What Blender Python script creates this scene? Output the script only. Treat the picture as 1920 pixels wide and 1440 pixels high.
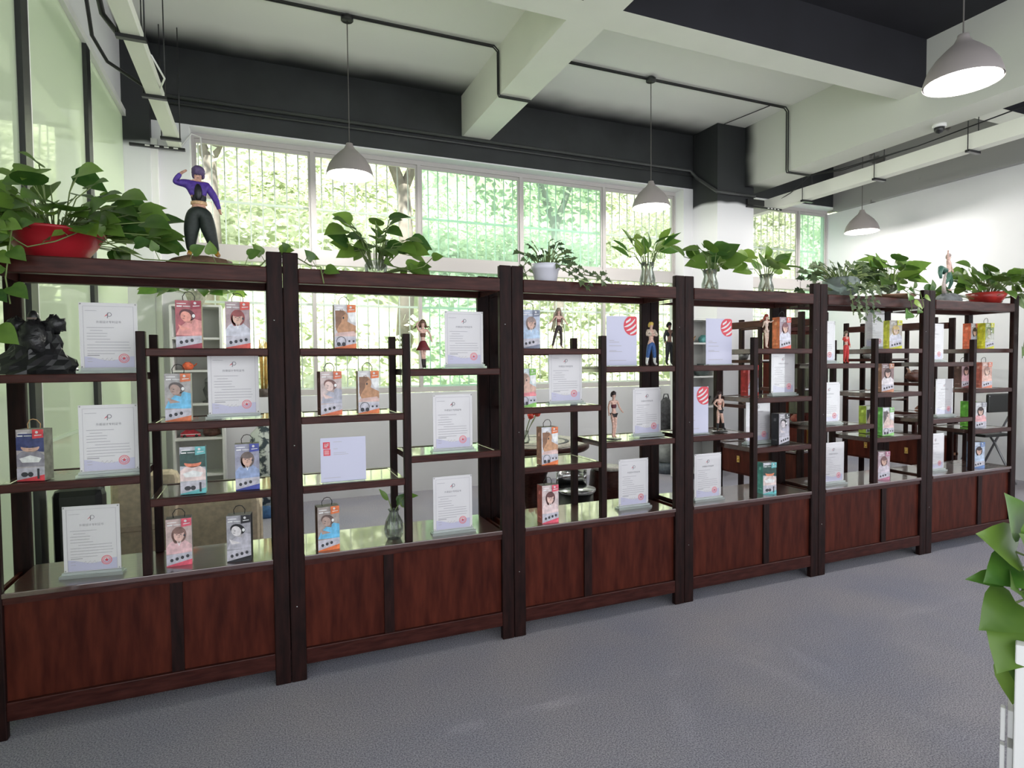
import bpy, bmesh, math, random
from math import sin, cos, pi, radians, atan2
from mathutils import Vector, Matrix
random.seed(7)
for o in list(bpy.data.objects): bpy.data.objects.remove(o, do_unlink=True)
S = bpy.context.scene
COL = S.collection

# ------------------------------------------------------------------ camera
FPX, YAW, PITCH, ROLL = 1122.66, .39871, -.03692, -.00906
CAM = Vector((-.1067, -2.9514, 1.5))
fw = Vector((sin(YAW)*cos(PITCH), cos(YAW)*cos(PITCH), sin(PITCH)))
_r = Vector((cos(YAW), -sin(YAW), 0)); _u = _r.cross(fw)
cr = _r*cos(ROLL)+_u*sin(ROLL); cu = -_r*sin(ROLL)+_u*cos(ROLL)
cd = bpy.data.cameras.new('camera'); cam = bpy.data.objects.new('camera', cd); COL.objects.link(cam)
cd.sensor_fit = 'HORIZONTAL'; cd.sensor_width = 36; cd.lens = 36*FPX/1920; cd.clip_start = .05; cd.clip_end = 200
M = Matrix((cr, cu, -fw)).transposed().to_4x4(); M.translation = CAM; cam.matrix_world = M
S.camera = cam
def ray(px, py): return fw + cr*((px-960)/FPX) - cu*((py-720)/FPX)
def onY(px, py, y): d = ray(px, py); return CAM + d*((y-CAM.y)/d.y)
def onZ(px, py, z): d = ray(px, py); return CAM + d*((z-CAM.z)/d.z)
def onX(px, py, x): d = ray(px, py); return CAM + d*((x-CAM.x)/d.x)

# ------------------------------------------------------------------ light
W = bpy.data.worlds.new('World'); S.world = W; W.use_nodes = True
bg = W.node_tree.nodes['Background']; bg.inputs[0].default_value = (.93, .97, 1, 1); bg.inputs[1].default_value = 2.0
sd = bpy.data.lights.new('sun', 'SUN'); sd.energy = 12.0; sd.angle = radians(3); sd.color = (1, .96, .86)
sun = bpy.data.objects.new('sun', sd); COL.objects.link(sun)
sun.rotation_euler = (radians(32), radians(-14), 0); sun.location = (0, -2, 12)
S.view_settings.view_transform = 'Standard'; S.view_settings.look = 'None'
S.view_settings.exposure = 0.32; S.view_settings.gamma = 1.0; S.view_settings.use_curve_mapping = False
LAMP_W = 36.0

# ------------------------------------------------------------------ helpers
def tag(o, label=None, cat=None, group=None, kind=None):
    if label: o['label'] = label
    if cat: o['category'] = cat
    if group: o['group'] = group
    if kind: o['kind'] = kind
    return o
def empty(name, loc=(0, 0, 0), rz=0, parent=None):
    o = bpy.data.objects.new(name, None); o.empty_display_size = .05
    COL.objects.link(o); o.location = loc; o.rotation_euler = (0, 0, rz)
    if parent: o.parent = parent
    return o
def link(name, me, parent=None, loc=None):
    o = bpy.data.objects.new(name, me); COL.objects.link(o)
    if parent: o.parent = parent
    if loc is not None: o.location = loc
    return o
class MB:
    def __init__(s): s.v = []; s.f = []; s.mi = []; s.sm = []
    def add(s, vs, fs, m=0, smooth=False):
        b = len(s.v); s.v += [tuple(v) for v in vs]
        for f in fs: s.f.append(tuple(b+i for i in f)); s.mi.append(m); s.sm.append(smooth)
        return s
    def box(s, x0, x1, y0, y1, z0, z1, m=0):
        return s.add([(x, y, z) for z in (z0, z1) for y in (y0, y1) for x in (x0, x1)],
                     [(0, 2, 3, 1), (4, 5, 7, 6), (0, 1, 5, 4), (2, 6, 7, 3), (0, 4, 6, 2), (1, 3, 7, 5)], m)
    def bar(s, p, q, w, h, m=0):
        p, q = Vector(p), Vector(q); d = (q-p).normalized()
        a = d.cross(Vector((0, 0, 1))); a = Vector((1, 0, 0)) if a.length < 1e-4 else a.normalized()
        b = a.cross(d)
        vs = [c+a*(i*w/2)+b*(j*h/2) for c in (p, q) for i, j in ((-1, -1), (1, -1), (1, 1), (-1, 1))]
        return s.add(vs, [(0, 1, 2, 3), (7, 6, 5, 4), (0, 4, 5, 1), (1, 5, 6, 2), (2, 6, 7, 3), (3, 7, 4, 0)], m)
    def tube(s, pts, r, n=6, m=0, r2=None, smooth=True):
        pts = [Vector(p) for p in pts]; k = len(pts); vs = []; fs = []
        a = None
        for i, p in enumerate(pts):
            d = (pts[min(i+1, k-1)]-pts[max(i-1, 0)])
            d = d.normalized() if d.length > 1e-9 else Vector((0, 0, 1))
            if a is None:
                a = d.cross(Vector((0, 0, 1)));  a = d.cross(Vector((1, 0, 0))) if a.length < .1 else a
            a = (a - d*a.dot(d)); a = a.normalized() if a.length > 1e-6 else d.orthogonal().normalized()
            b = d.cross(a); rr = r if r2 is None else r+(r2-r)*i/(k-1)
            vs += [p+(a*cos(2*pi*j/n)+b*sin(2*pi*j/n))*rr for j in range(n)]
        for i in range(k-1):
            for j in range(n): fs.append((i*n+j, i*n+(j+1) % n, (i+1)*n+(j+1) % n, (i+1)*n+j))
        fs.append(tuple(range(n))[::-1]); fs.append(tuple((k-1)*n+j for j in range(n)))
        return s.add(vs, fs, m, smooth)
    def lathe(s, prof, n=20, c=(0, 0, 0), m=0, smooth=True, jit=0, caps=True):
        vs = []; fs = []; k = len(prof)
        for (r, z) in prof:
            for j in range(n):
                rr = r*(1+jit*(random.random()-.5))
                vs.append((c[0]+rr*cos(2*pi*j/n), c[1]+rr*sin(2*pi*j/n), c[2]+z))
        for i in range(k-1):
            for j in range(n): fs.append((i*n+j, i*n+(j+1) % n, (i+1)*n+(j+1) % n, (i+1)*n+j))
        if caps and prof[0][0] > 1e-4: fs.append(tuple(range(n))[::-1])
        if caps and prof[-1][0] > 1e-4: fs.append(tuple((k-1)*n+j for j in range(n)))
        return s.add(vs, fs, m, smooth)
    def ell(s, c, r, n=12, k=8, m=0, jit=0):
        prof = []; vs = []; fs = []
        for i in range(k+1):
            t = pi*i/k
            for j in range(n):
                q = 1+jit*(random.random()-.5)
                vs.append((c[0]+r[0]*sin(t)*cos(2*pi*j/n)*q, c[1]+r[1]*sin(t)*sin(2*pi*j/n)*q, c[2]-r[2]*cos(t)*q))
        for i in range(k):
            for j in range(n): fs.append((i*n+j, i*n+(j+1) % n, (i+1)*n+(j+1) % n, (i+1)*n+j))
        return s.add(vs, fs, m, True)
    def poly(s, pts, m=0): return s.add(pts, [tuple(range(len(pts)))], m)
    def mesh(s, name, mats):
        me = bpy.data.meshes.new(name); me.from_pydata(s.v, [], s.f)
        for mt in (mats if isinstance(mats, (list, tuple)) else [mats]): me.materials.append(mt)
        me.polygons.foreach_set('material_index', s.mi); me.polygons.foreach_set('use_smooth', s.sm)
        me.validate(clean_customdata=False); me.update(); return me
    def build(s, name, mats, parent=None, loc=None, bevel=0):
        o = link(name, s.mesh(name, mats), parent, loc)
        if bevel:
            b = o.modifiers.new('Bevel', 'BEVEL'); b.width = bevel; b.segments = 2; b.limit_method = 'ANGLE'
        return o
def part(name, mat, parent, *boxes, bevel=0):
    mb = MB()
    for b in boxes: mb.box(*b)
    return mb.build(name, mat, parent, bevel=bevel)
def copy_tree(o, parent=None):
    c = o.copy(); COL.objects.link(c); c.parent = parent
    for ch in o.children: copy_tree(ch, c)
    return c

# ------------------------------------------------------------------ materials
def mat(name, col, rough=.5, metal=0, spec=.5, noise=0, nscale=8, stretch=(1, 1, 1), bump=0, coat=0, coatr=.08, emit=None, estr=0, col2=None, sub=0):
    m = bpy.data.materials.new(name); m.use_nodes = True; nt = m.node_tree; N = nt.nodes; L = nt.links
    p = N['Principled BSDF']; p.inputs['Base Color'].default_value = (*col, 1)
    p.inputs['Roughness'].default_value = rough; p.inputs['Metallic'].default_value = metal
    p.inputs['Specular IOR Level'].default_value = spec
    p.inputs['Coat Weight'].default_value = coat; p.inputs['Coat Roughness'].default_value = coatr
    if emit: p.inputs['Emission Color'].default_value = (*emit, 1); p.inputs['Emission Strength'].default_value = estr
    if noise or bump or col2:
        tc = N.new('ShaderNodeTexCoord'); mp = N.new('ShaderNodeMapping'); mp.inputs['Scale'].default_value = stretch
        nz = N.new('ShaderNodeTexNoise'); nz.inputs['Scale'].default_value = nscale; nz.inputs['Detail'].default_value = 6
        L.new(tc.outputs['Object'], mp.inputs[0]); L.new(mp.outputs[0], nz.inputs['Vector'])
        if noise or col2:
            rp = N.new('ShaderNodeValToRGB'); rp.color_ramp.elements[0].position = .3; rp.color_ramp.elements[1].position = .7
            c2 = col2 if col2 else tuple(min(1, c*(1+noise)) for c in col)
            c1 = col if col2 else tuple(c*(1-noise) for c in col)
            rp.color_ramp.elements[0].color = (*c1, 1); rp.color_ramp.elements[1].color = (*c2, 1)
            L.new(nz.outputs['Fac'], rp.inputs[0]); L.new(rp.outputs[0], p.inputs['Base Color'])
        if bump:
            bp = N.new('ShaderNodeBump'); bp.inputs['Strength'].default_value = bump; bp.inputs['Distance'].default_value = .01
            L.new(nz.outputs['Fac'], bp.inputs['Height']); L.new(bp.outputs[0], p.inputs['Normal'])
    return m
def glassy(name, tint, rough=.02, gloss=.5, diff=0, dcol=(1, 1, 1)):
    m = bpy.data.materials.new(name); m.use_nodes = True; nt = m.node_tree; N = nt.nodes; L = nt.links
    N.remove(N['Principled BSDF']); out = N['Material Output']
    tr = N.new('ShaderNodeBsdfTransparent'); tr.inputs[0].default_value = (*tint, 1)
    gl = N.new('ShaderNodeBsdfGlossy'); gl.inputs['Roughness'].default_value = rough
    fr = N.new('ShaderNodeFresnel'); fr.inputs[0].default_value = 1.45
    mu = N.new('ShaderNodeMath'); mu.operation = 'MULTIPLY'; mu.inputs[1].default_value = gloss
    mx = N.new('ShaderNodeMixShader'); L.new(fr.outputs[0], mu.inputs[0]); L.new(mu.outputs[0], mx.inputs[0])
    L.new(tr.outputs[0], mx.inputs[1]); L.new(gl.outputs[0], mx.inputs[2])
    last = mx
    if diff:
        df = N.new('ShaderNodeBsdfDiffuse'); df.inputs[0].default_value = (*dcol, 1)
        m2 = N.new('ShaderNodeMixShader'); m2.inputs[0].default_value = diff
        L.new(mx.outputs[0], m2.inputs[1]); L.new(df.outputs[0], m2.inputs[2]); last = m2
    L.new(last.outputs[0], out.inputs[0]); return m
def leafmat(name, c1, c2, rough=.35, trans=.25):
    m = bpy.data.materials.new(name); m.use_nodes = True; nt = m.node_tree; N = nt.nodes; L = nt.links
    p = N['Principled BSDF']; p.inputs['Roughness'].default_value = rough
    oi = N.new('ShaderNodeObjectInfo'); tc = N.new('ShaderNodeTexCoord')
    nz = N.new('ShaderNodeTexNoise'); nz.inputs['Scale'].default_value = 1.6
    ad = N.new('ShaderNodeMath'); ad.operation = 'ADD'; ml = N.new('ShaderNodeMath'); ml.operation = 'MULTIPLY'; ml.inputs[1].default_value = .55
    L.new(tc.outputs['Object'], nz.inputs['Vector']); L.new(oi.outputs['Random'], ad.inputs[0]); L.new(nz.outputs['Fac'], ad.inputs[1]); L.new(ad.outputs[0], ml.inputs[0])
    rp = N.new('ShaderNodeValToRGB'); rp.color_ramp.elements[0].color = (*c1, 1); rp.color_ramp.elements[1].color = (*c2, 1)
    rp.color_ramp.elements[0].position = .2; rp.color_ramp.elements[1].position = .85
    L.new(ml.outputs[0], rp.inputs[0]); L.new(rp.outputs[0], p.inputs['Base Color'])
    tl = N.new('ShaderNodeBsdfTranslucent'); L.new(rp.outputs[0], tl.inputs[0]); mx = N.new('ShaderNodeMixShader'); mx.inputs[0].default_value = trans
    L.new(p.outputs[0], mx.inputs[1]); L.new(tl.outputs[0], mx.inputs[2]); L.new(mx.outputs[0], N['Material Output'].inputs[0]); return m

m_wall = mat('wall paint', (.74, .74, .76), .7, noise=.02, nscale=2)
m_beam = mat('beam paint', (.78, .79, .71), .65, noise=.03, nscale=2)
m_black = mat('black paint', (.022, .024, .026), .6, noise=.25, nscale=3)
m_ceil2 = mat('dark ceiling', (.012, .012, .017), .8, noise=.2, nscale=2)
m_white = mat('white plastic', (.82, .82, .80), .4)
m_frame = mat('window frame', (.50, .47, .46), .4)
m_bars = mat('white bar', (.85, .86, .85), .5)
m_glass = glassy('clear glass', (.95, .98, .96), .02, .5)
m_teal = glassy('tinted glass', (.80, .95, .87), .03, .5, .15, (.80, 1, .90))
m_wood = mat('dark wood', (.007, .003, .003), .5, spec=.14, nscale=7, stretch=(6, 6, 1), bump=.25, col2=(.024, .008, .007))
m_woodr = mat('red wood', (.024, .005, .004), .35, spec=.2, nscale=9, stretch=(1, 6, 6), bump=.15, col2=(.062, .017, .013))
m_shelf = mat('glossy shelf wood', (.045, .015, .011), .3, nscale=9, stretch=(1, 6, 6), coat=1, coatr=.05, col2=(.085, .03, .022)); m_shelf.node_tree.nodes['Principled BSDF'].inputs['Coat IOR'].default_value = 2.1
m_panel = mat('panel wood', (.036, .006, .0035), .5, spec=.12, nscale=5, stretch=(6, 6, 1), bump=.08, col2=(.085, .017, .009))
m_acr = glassy('acrylic', (.985, .985, .985), .03, .22)
m_acrb = glassy('acrylic edge', (.86, .92, .90), .08, .9, .35, (.85, .9, .88))
m_paper = mat('certificate paper', (.80, .78, .80), .5, spec=.25)
m_ink = mat('grey ink', (.47, .45, .49), .6)
m_dark = mat('dark ink', (.05, .05, .06), .6); m_mid = mat('mid grey ink', (.20, .19, .22), .6)
m_lav = mat('lavender print', (.60, .59, .76), .5)
m_red = mat('red print', (.72, .06, .09), .5)
m_pink = mat('stamp red', (.80, .25, .29), .5)
m_blackp = mat('black plastic', (.015, .015, .016), .35)
m_metal = mat('dark metal', (.05, .05, .052), .35, metal=.6)
m_chrome = mat('chrome', (.7, .7, .7), .2, metal=1)
m_shade = mat('lamp shade', (.30, .27, .265), .5)
m_shadein = mat('lamp shade inside', (.9, .9, .88), .5)
m_bulb = mat('bulb', (1, 1, 1), .5, emit=(1, .98, .94), estr=9)
m_cord = mat('cord', (.10, .09, .085), .6)
m_leaf = leafmat('pothos leaf', (.025, .085, .016), (.17, .29, .045))
m_leafd = leafmat('ivy leaf', (.035, .07, .03), (.13, .18, .08), .5)
m_leafl = leafmat('light leaf', (.04, .14, .02), (.25, .38, .06))
m_stem = mat('stem', (.16, .22, .07), .6)
m_out = leafmat('outdoor leaf', (.30, .36, .22), (.86, .88, .72), .6, .35)
m_trunk = mat('bark', (.22, .19, .17), .9, noise=.3, nscale=5, bump=.6)
m_soil = mat('hillside soil', (.34, .40, .22), .95, noise=.25, nscale=2)
m_vase = glassy('vase glass', (.90, .93, .90), .03, .9, .06, (.8, .85, .8))
m_skin = mat('skin tone', (.62, .36, .26), .5)
m_gold = mat('brass', (.75, .52, .16), .3, metal=1)

def carpet():
    m = bpy.data.materials.new('carpet'); m.use_nodes = True; nt = m.node_tree; N = nt.nodes; L = nt.links; p = N['Principled BSDF']
    p.inputs['Roughness'].default_value = .95; p.inputs['Specular IOR Level'].default_value = .1
    tc = N.new('ShaderNodeTexCoord'); a = N.new('ShaderNodeTexNoise'); a.inputs['Scale'].default_value = 170; a.inputs['Detail'].default_value = 2
    b = N.new('ShaderNodeTexNoise'); b.inputs['Scale'].default_value = 1.3; b.inputs['Detail'].default_value = 3
    for n in (a, b): L.new(tc.outputs['Object'], n.inputs['Vector'])
    r = N.new('ShaderNodeValToRGB'); e = r.color_ramp.elements; e[0].position = .34; e[1].position = .66
    e[0].color = (.20, .197, .232, 1); e[1].color = (.50, .49, .535, 1)
    r2 = N.new('ShaderNodeValToRGB'); e = r2.color_ramp.elements; e[0].color = (.86, .88, .95, 1); e[1].color = (1.08, 1.04, 1, 1); e[0].position = .3; e[1].position = .7
    mx = N.new('ShaderNodeMix'); mx.data_type = 'RGBA'; mx.blend_type = 'MULTIPLY'; mx.inputs[0].default_value = 1
    L.new(a.outputs['Fac'], r.inputs[0]); L.new(b.outputs['Fac'], r2.inputs[0]); L.new(r.outputs[0], mx.inputs[6]); L.new(r2.outputs[0], mx.inputs[7]); L.new(mx.outputs[2], p.inputs['Base Color'])
    bp = N.new('ShaderNodeBump'); bp.inputs['Strength'].default_value = .5; bp.inputs['Distance'].default_value = .006; L.new(a.outputs['Fac'], bp.inputs['Height']); L.new(bp.outputs[0], p.inputs['Normal'])
    return m
m_carpet = carpet()
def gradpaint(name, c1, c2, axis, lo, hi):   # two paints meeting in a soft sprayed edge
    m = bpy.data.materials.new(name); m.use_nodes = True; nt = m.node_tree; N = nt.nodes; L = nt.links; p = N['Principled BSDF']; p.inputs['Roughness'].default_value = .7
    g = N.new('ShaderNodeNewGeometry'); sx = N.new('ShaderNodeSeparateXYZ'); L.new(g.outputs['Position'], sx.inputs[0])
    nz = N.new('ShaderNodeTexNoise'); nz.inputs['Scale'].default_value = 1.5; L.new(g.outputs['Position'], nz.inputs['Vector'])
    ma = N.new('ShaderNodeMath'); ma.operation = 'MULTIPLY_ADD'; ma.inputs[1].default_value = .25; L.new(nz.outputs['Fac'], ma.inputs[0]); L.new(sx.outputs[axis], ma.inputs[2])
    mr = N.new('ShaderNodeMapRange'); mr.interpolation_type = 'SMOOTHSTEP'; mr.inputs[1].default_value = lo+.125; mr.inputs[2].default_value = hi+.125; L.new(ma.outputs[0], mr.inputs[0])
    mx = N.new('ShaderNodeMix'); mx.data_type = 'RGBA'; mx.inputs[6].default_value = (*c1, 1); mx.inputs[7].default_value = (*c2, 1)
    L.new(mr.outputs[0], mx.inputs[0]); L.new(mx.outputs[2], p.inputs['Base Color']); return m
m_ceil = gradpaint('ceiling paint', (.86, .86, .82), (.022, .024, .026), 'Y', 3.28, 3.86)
m_pillar = gradpaint('pillar paint', (.74, .74, .76), (.022, .024, .026), 'Z', 3.58, 3.64)
m_rbeam = gradpaint('sprayed beam paint', (.70, .71, .64), (.022, .024, .026), 'Y', 3.15, 3.38)
def patchy():
    m = bpy.data.materials.new('peeling band'); m.use_nodes = True; nt = m.node_tree; N = nt.nodes; L = nt.links; p = N['Principled BSDF']; p.inputs['Roughness'].default_value = .8
    g = N.new('ShaderNodeNewGeometry'); nz = N.new('ShaderNodeTexNoise'); nz.inputs['Scale'].default_value = 2.6; nz.inputs['Detail'].default_value = 3
    L.new(g.outputs['Position'], nz.inputs['Vector']); r = N.new('ShaderNodeValToRGB'); e = r.color_ramp.elements
    e[0].position = .33; e[0].color = (.12, .11, .11, 1); e[1].position = .36; e[1].color = (.34, .335, .33, 1)
    L.new(nz.outputs['Fac'], r.inputs[0]); L.new(r.outputs[0], p.inputs['Base Color']); return m
m_band = patchy()
def partglass():
    m = mat('green frosted glass', (.66, .71, .60), .06, spec=.6, coat=1, coatr=.02); N = m.node_tree.nodes; L = m.node_tree.links
    tl = N.new('ShaderNodeBsdfTranslucent'); tl.inputs[0].default_value = (.62, .68, .55, 1); mx = N.new('ShaderNodeMixShader'); mx.inputs[0].default_value = .5
    L.new(N['Principled BSDF'].outputs[0], mx.inputs[1]); L.new(tl.outputs[0], mx.inputs[2]); L.new(mx.outputs[0], N['Material Output'].inputs[0]); return m
m_pglass = partglass()

# ------------------------------------------------------------------ room shell
ZC, YW, XL, XR = 4.64, 3.89, -1.24, 8.42
def struct(name, mb, mats, parent=None):
    o = mb.build(name, mats, parent)
    if not parent: o['kind'] = 'structure'
    return o
struct('floor', MB().box(-4.5, 12, -7, 4.6, -.12, 0), m_carpet)
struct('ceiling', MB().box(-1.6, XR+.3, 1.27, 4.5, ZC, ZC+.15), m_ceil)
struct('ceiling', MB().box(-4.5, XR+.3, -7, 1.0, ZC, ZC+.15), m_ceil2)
# window wall: piers, apron, lintel
w = MB(); w.box(XL-.2, XR+.2, YW, 4.2, 0, 1.12); w.box(XL-.2, -.70, YW, 4.2, 1.12, 3.9); w.box(5.40, 6.45, YW, 4.2, 1.12, 3.9)
w.box(-.70, 5.40, YW, 4.0, 1.12, 1.15)
struct('wall_back', w, m_wall)
struct('ceiling_beam', MB().box(XL-.2, XR+.2, YW, 4.2, 3.9, ZC), m_black)
struct('trim_1', MB().box(-.70, 5.40, YW+.002, 4.09, 3.885, 3.9).box(6.45, XR, YW+.002, 4.09, 3.885, 3.9), m_wall)
struct('ceiling_beam', MB().box(2.16, 2.50, 1.27, YW, 4.16, ZC), m_beam)
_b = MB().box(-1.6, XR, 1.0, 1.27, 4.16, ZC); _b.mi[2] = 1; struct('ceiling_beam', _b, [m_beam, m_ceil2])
struct('ceiling_beam', MB().box(2.16, 2.50, -6, 1.0, 4.16, ZC), m_beam)
struct('ceiling_beam', MB().box(6.03, 6.42, -6, YW, 3.85, ZC), m_rbeam)
struct('pillar', MB().box(5.56, 6.19, 3.4, YW, 0, ZC), m_pillar)
struct('pillar', MB().box(XL-.1, -1.03, 3.80, YW, 0, ZC), m_pillar)
struct('wall_right', MB().box(XR, XR+.2, -1.5, 4.2, 0, 3.83), m_wall)
struct('ceiling_beam', MB().box(XR-.10, XR+.2, -6, YW, 3.83, ZC), m_band)
struct('trim_2', MB().box(-1.03, -.975, 3.82, YW, 0, 3.7), m_white)
# glass partition on the left
pw = empty('wall_left', (XL, 0, 0)); pw['kind'] = 'structure'
part('header', m_wall, pw, (-.15, -.02, -3.0, YW, 3.93, ZC))
part('top_rail', m_white, pw, (-.06, .015, -3.0, YW, 3.87, 3.93))
for y0, y1 in ((-1.5, 1.09), (1.09, 2.45), (2.45, 3.84)):
    part('glass_panel', m_pglass, pw, (-.03, -.015, y0, y1, .04, 3.87))
for y in (1.09, 2.45, 3.86, -1.5):
    part('mullion', m_metal, pw, (-.06, .012, y-.055, y+.055, 0, 3.87 if y != 1.09 else 4.1))
    part('mullion_cap', m_white, pw, (-.05, .004, y+.055, y+.10, 0, 3.87))
part('bottom_rail', m_metal, pw, (-.06, .012, -3.0, YW, 0, .06))
part('glazing_bar', mat('pale green bar', (.62, .75, .58), .4), pw, (-.014, -.004, 1.2, 2.4, 1.44, 1.462), (-.014, -.004, 1.2, 2.4, 1.05, 1.07))

# windows
xs = [-.70, .476, 1.68, 3.0, 4.22, 5.40]
def window(n, x0, x1, pane_mat, low_mat, closed=True):
    o = empty('window_%d' % n, (x0, 4.10, 1.15)); o['kind'] = 'structure'; w = x1-x0; h0, h1, h2 = 0, 1.47, 2.735
    t = .02
    part('frame', m_frame, o, (0, w, -.03, .03, 0, .06), (0, w, -.03, .03, h2-.05, h2), (0, t, -.03, .03, .06, h2-.05), (w-t, w, -.03, .03, .06, h2-.05))
    part('transom', m_frame, o, (t, w-t, -.05, .05, h1-.02, h1+.11))
    part('upper_sash', m_frame, o, (t, w-t, -.012, .012, h1+.11, h1+.15), (t, w-t, -.012, .012, h2-.09, h2-.05), (t, t+.022, -.012, .012, h1+.15, h2-.09), (w-t-.022, w-t, -.012, .012, h1+.15, h2-.09))
    part('upper_pane', pane_mat, o, (t+.022, w-t-.022, -.003, .003, h1+.15, h2-.09))
    part('lower_pane', low_mat, o, (t, w-t, -.003, .003, .06, h1-.02))
    return o
for i in range(5):
    window(i+1, xs[i], xs[i+1], m_teal if i in (2, 3) else m_glass, m_teal if i == 2 else m_glass)
window(6, 6.45, 7.80, m_glass, m_glass); window(7, 7.80, XR-.005, m_teal, m_teal)
for (x0, x1, lab) in ((-.66, 5.38, 'long white vertical-bar security grille outside the row of five windows'), (6.5, 8.4, 'short white vertical-bar security grille outside the window pair past the pillar')):
    g = empty('window_grille', (x0, 4.32, 1.15)); tag(g, lab, 'grille', 'security grilles')
    n = int((x1-x0)/.124); me = None
    bm_ = MB().tube([(0, 0, -.05), (0, 0, 2.85)], .0075, 5).mesh('bar', m_bars)
    for i in range(n+1): link('bar', bm_, g, ((x1-x0)*i/n, 0, 0))
    for z in (.06, 1.03, 1.52, 2.12, 2.78): part('cross_rail', m_bars, g, (-.09, x1-x0+.05, -.014, .014, z-.012, z+.012)); part('anchor', m_bars, g, (-.09, -.07, -.125, 0, z-.012, z+.012))

# ------------------------------------------------------------------ outdoors
hb = MB(); nx, ny = 40, 14
def hz(x, y): return -.6 + max(0, y-5.6)*.85 + .5*sin(x*.7+1)*min(1, max(0, y-5.6)) + .3*sin(y*1.3+x)*.6
vs = [(-14+40*i/nx, 4.6+12*j/ny, hz(-14+40*i/nx, 4.6+12*j/ny)) for j in range(ny+1) for i in range(nx+1)]
hb.add(vs, [(j*(nx+1)+i, j*(nx+1)+i+1, (j+1)*(nx+1)+i+1, (j+1)*(nx+1)+i) for j in range(ny) for i in range(nx)], 0, True)
o = hb.build('hillside', m_soil); o['kind'] = 'structure'
def leafcloud(mb, c, r, n, s0, s1):
    for _ in range(n):
        while True:
            p = Vector((random.uniform(-1, 1), random.uniform(-1, 1), random.uniform(-1, 1)))
            if p.length < 1: break
        p = Vector((c[0]+p.x*r[0], c[1]+p.y*r[1], c[2]+p.z*r[2]))
        s = random.uniform(s0, s1); a = Vector((random.uniform(-1, 1), random.uniform(-.8, .3), random.uniform(-.6, .4))).normalized()
        nrm = Vector((random.uniform(-.6, .6), -1, random.uniform(.1, 1.2))).normalized(); b = a.cross(nrm).normalized()*.3
        mb.add([p, p+a*s*.5+b*s, p+a*s, p+a*s*.5-b*s], [(0, 1, 2, 3)])
mb = MB()
for _ in range(560):
    x = random.uniform(-9, 20); y = 5.7+8.5*random.random()**1.15; leafcloud(mb, (x, y, hz(x, y)+.35), (.9, .7, .6), 120, .10, .24)
o = mb.build('hillside_shrubs', m_out); tag(o, 'sunlit green undergrowth covering the slope outside the windows', 'shrubs', kind='stuff')
TR = [(2.4, 8.2, .16, 'grey forked tree seen through the second window from the glass partition'), (6.0, 9.0, .13, 'slim leafy tree on the slope behind the tinted panes'), (-.9, 9.0, .14, 'broad leafy tree on the slope outside the window beside the glass partition'),
      (10.2, 9.2, .14, 'leafy tree on the slope outside the window pair past the pillar')]
for (x, y, r, lab) in TR:
    t = empty('tree', (x, y, hz(x, y)-.1)); tag(t, lab, 'tree', 'trees outside')
    mb = MB(); mb.tube([(0, 0, 0), (.1, 0, 1.5), (.05, .1, 3.0)], r, 8, r2=r*.8); mb.tube([(.05, .1, 2.9), (-.5, .1, 4.3), (-.8, .2, 6)], r*.7, 7, r2=.03); mb.tube([(.05, .1, 2.9), (.6, .2, 4.2), (.7, .2, 6.2)], r*.65, 7, r2=.03)
    mb.build('trunk', m_trunk, t)
    mb = MB(); leafcloud(mb, (0, .3, 4.6), (2.3, 1.4, 1.7), 1500, .12, .26); o = mb.build('crown', m_out, t); o['kind'] = 'stuff'

# ------------------------------------------------------------------ ceiling services
def conduit(name, pts, label, r=.008, gap=.03, off=(0, 0, 0), m=m_blackp, group='ceiling conduits'):
    t = empty(name, pts[0]); tag(t, label, 'conduit', group); b = Vector(pts[0])
    for k in (0, 1):
        mb = MB(); mb.tube([Vector(p)-b+Vector(off)*(k*gap) for p in pts], r, 6); mb.build('pipe', m, t)
    return t
yc = 2.66
conduit('conduit_run', [(-1.1, yc, ZC-.02), (.60, yc, ZC-.02), (2.10, yc, ZC-.02), (2.145, yc, ZC-.06), (2.145, yc, 4.17), (2.155, yc, 4.145), (2.49, yc, 4.145)], 'black twin conduit feeding the lamp by the glass partition and bending down the middle beam', off=(0, 1, 0))
conduit('conduit_run', [(2.52, yc, ZC-.02), (3.9, yc, ZC-.02), (5.97, yc, ZC-.02), (6.012, yc, ZC-.06), (6.012, yc, 3.87), (6.02, yc, 3.835), (6.40, yc, 3.835)], 'black twin conduit feeding the middle lamp and dropping down the deep beam by the pillar', off=(0, 1, 0))
tag(MB().tube([(XL+.3, 3.86, 4.14), (5.48, 3.86, 4.14), (5.535, 3.78, 4.02), (5.537, 3.42, 3.76), (5.537, 3.377, 3.73), (5.60, 3.377, 3.73), (6.19, 3.377, 3.73)], .022, 8).build('conduit_pipe', mat('dark grey pipe', (.06, .062, .062), .4)), 'dark grey pipe along the black beam over the windows, stepping down at the pillar', 'pipe')
tag(MB().tube([(XL+.3, 3.87, 4.08), (5.54, 3.87, 4.08)], .014, 8).build('conduit_pipe', mat('dark grey pipe', (.05, .052, .052), .4)), 'thin dark pipe running just under the thicker one on the black window beam', 'pipe')
tag(MB().tube([(5.75, 2.7, 4.62), (5.55, 3.84, 4.62), (5.54, 3.86, 4.2)], .006, 5).build('ceiling_cable', m_blackp), 'thin black cable crossing the ceiling corner above the pillar', 'cable')
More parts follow.
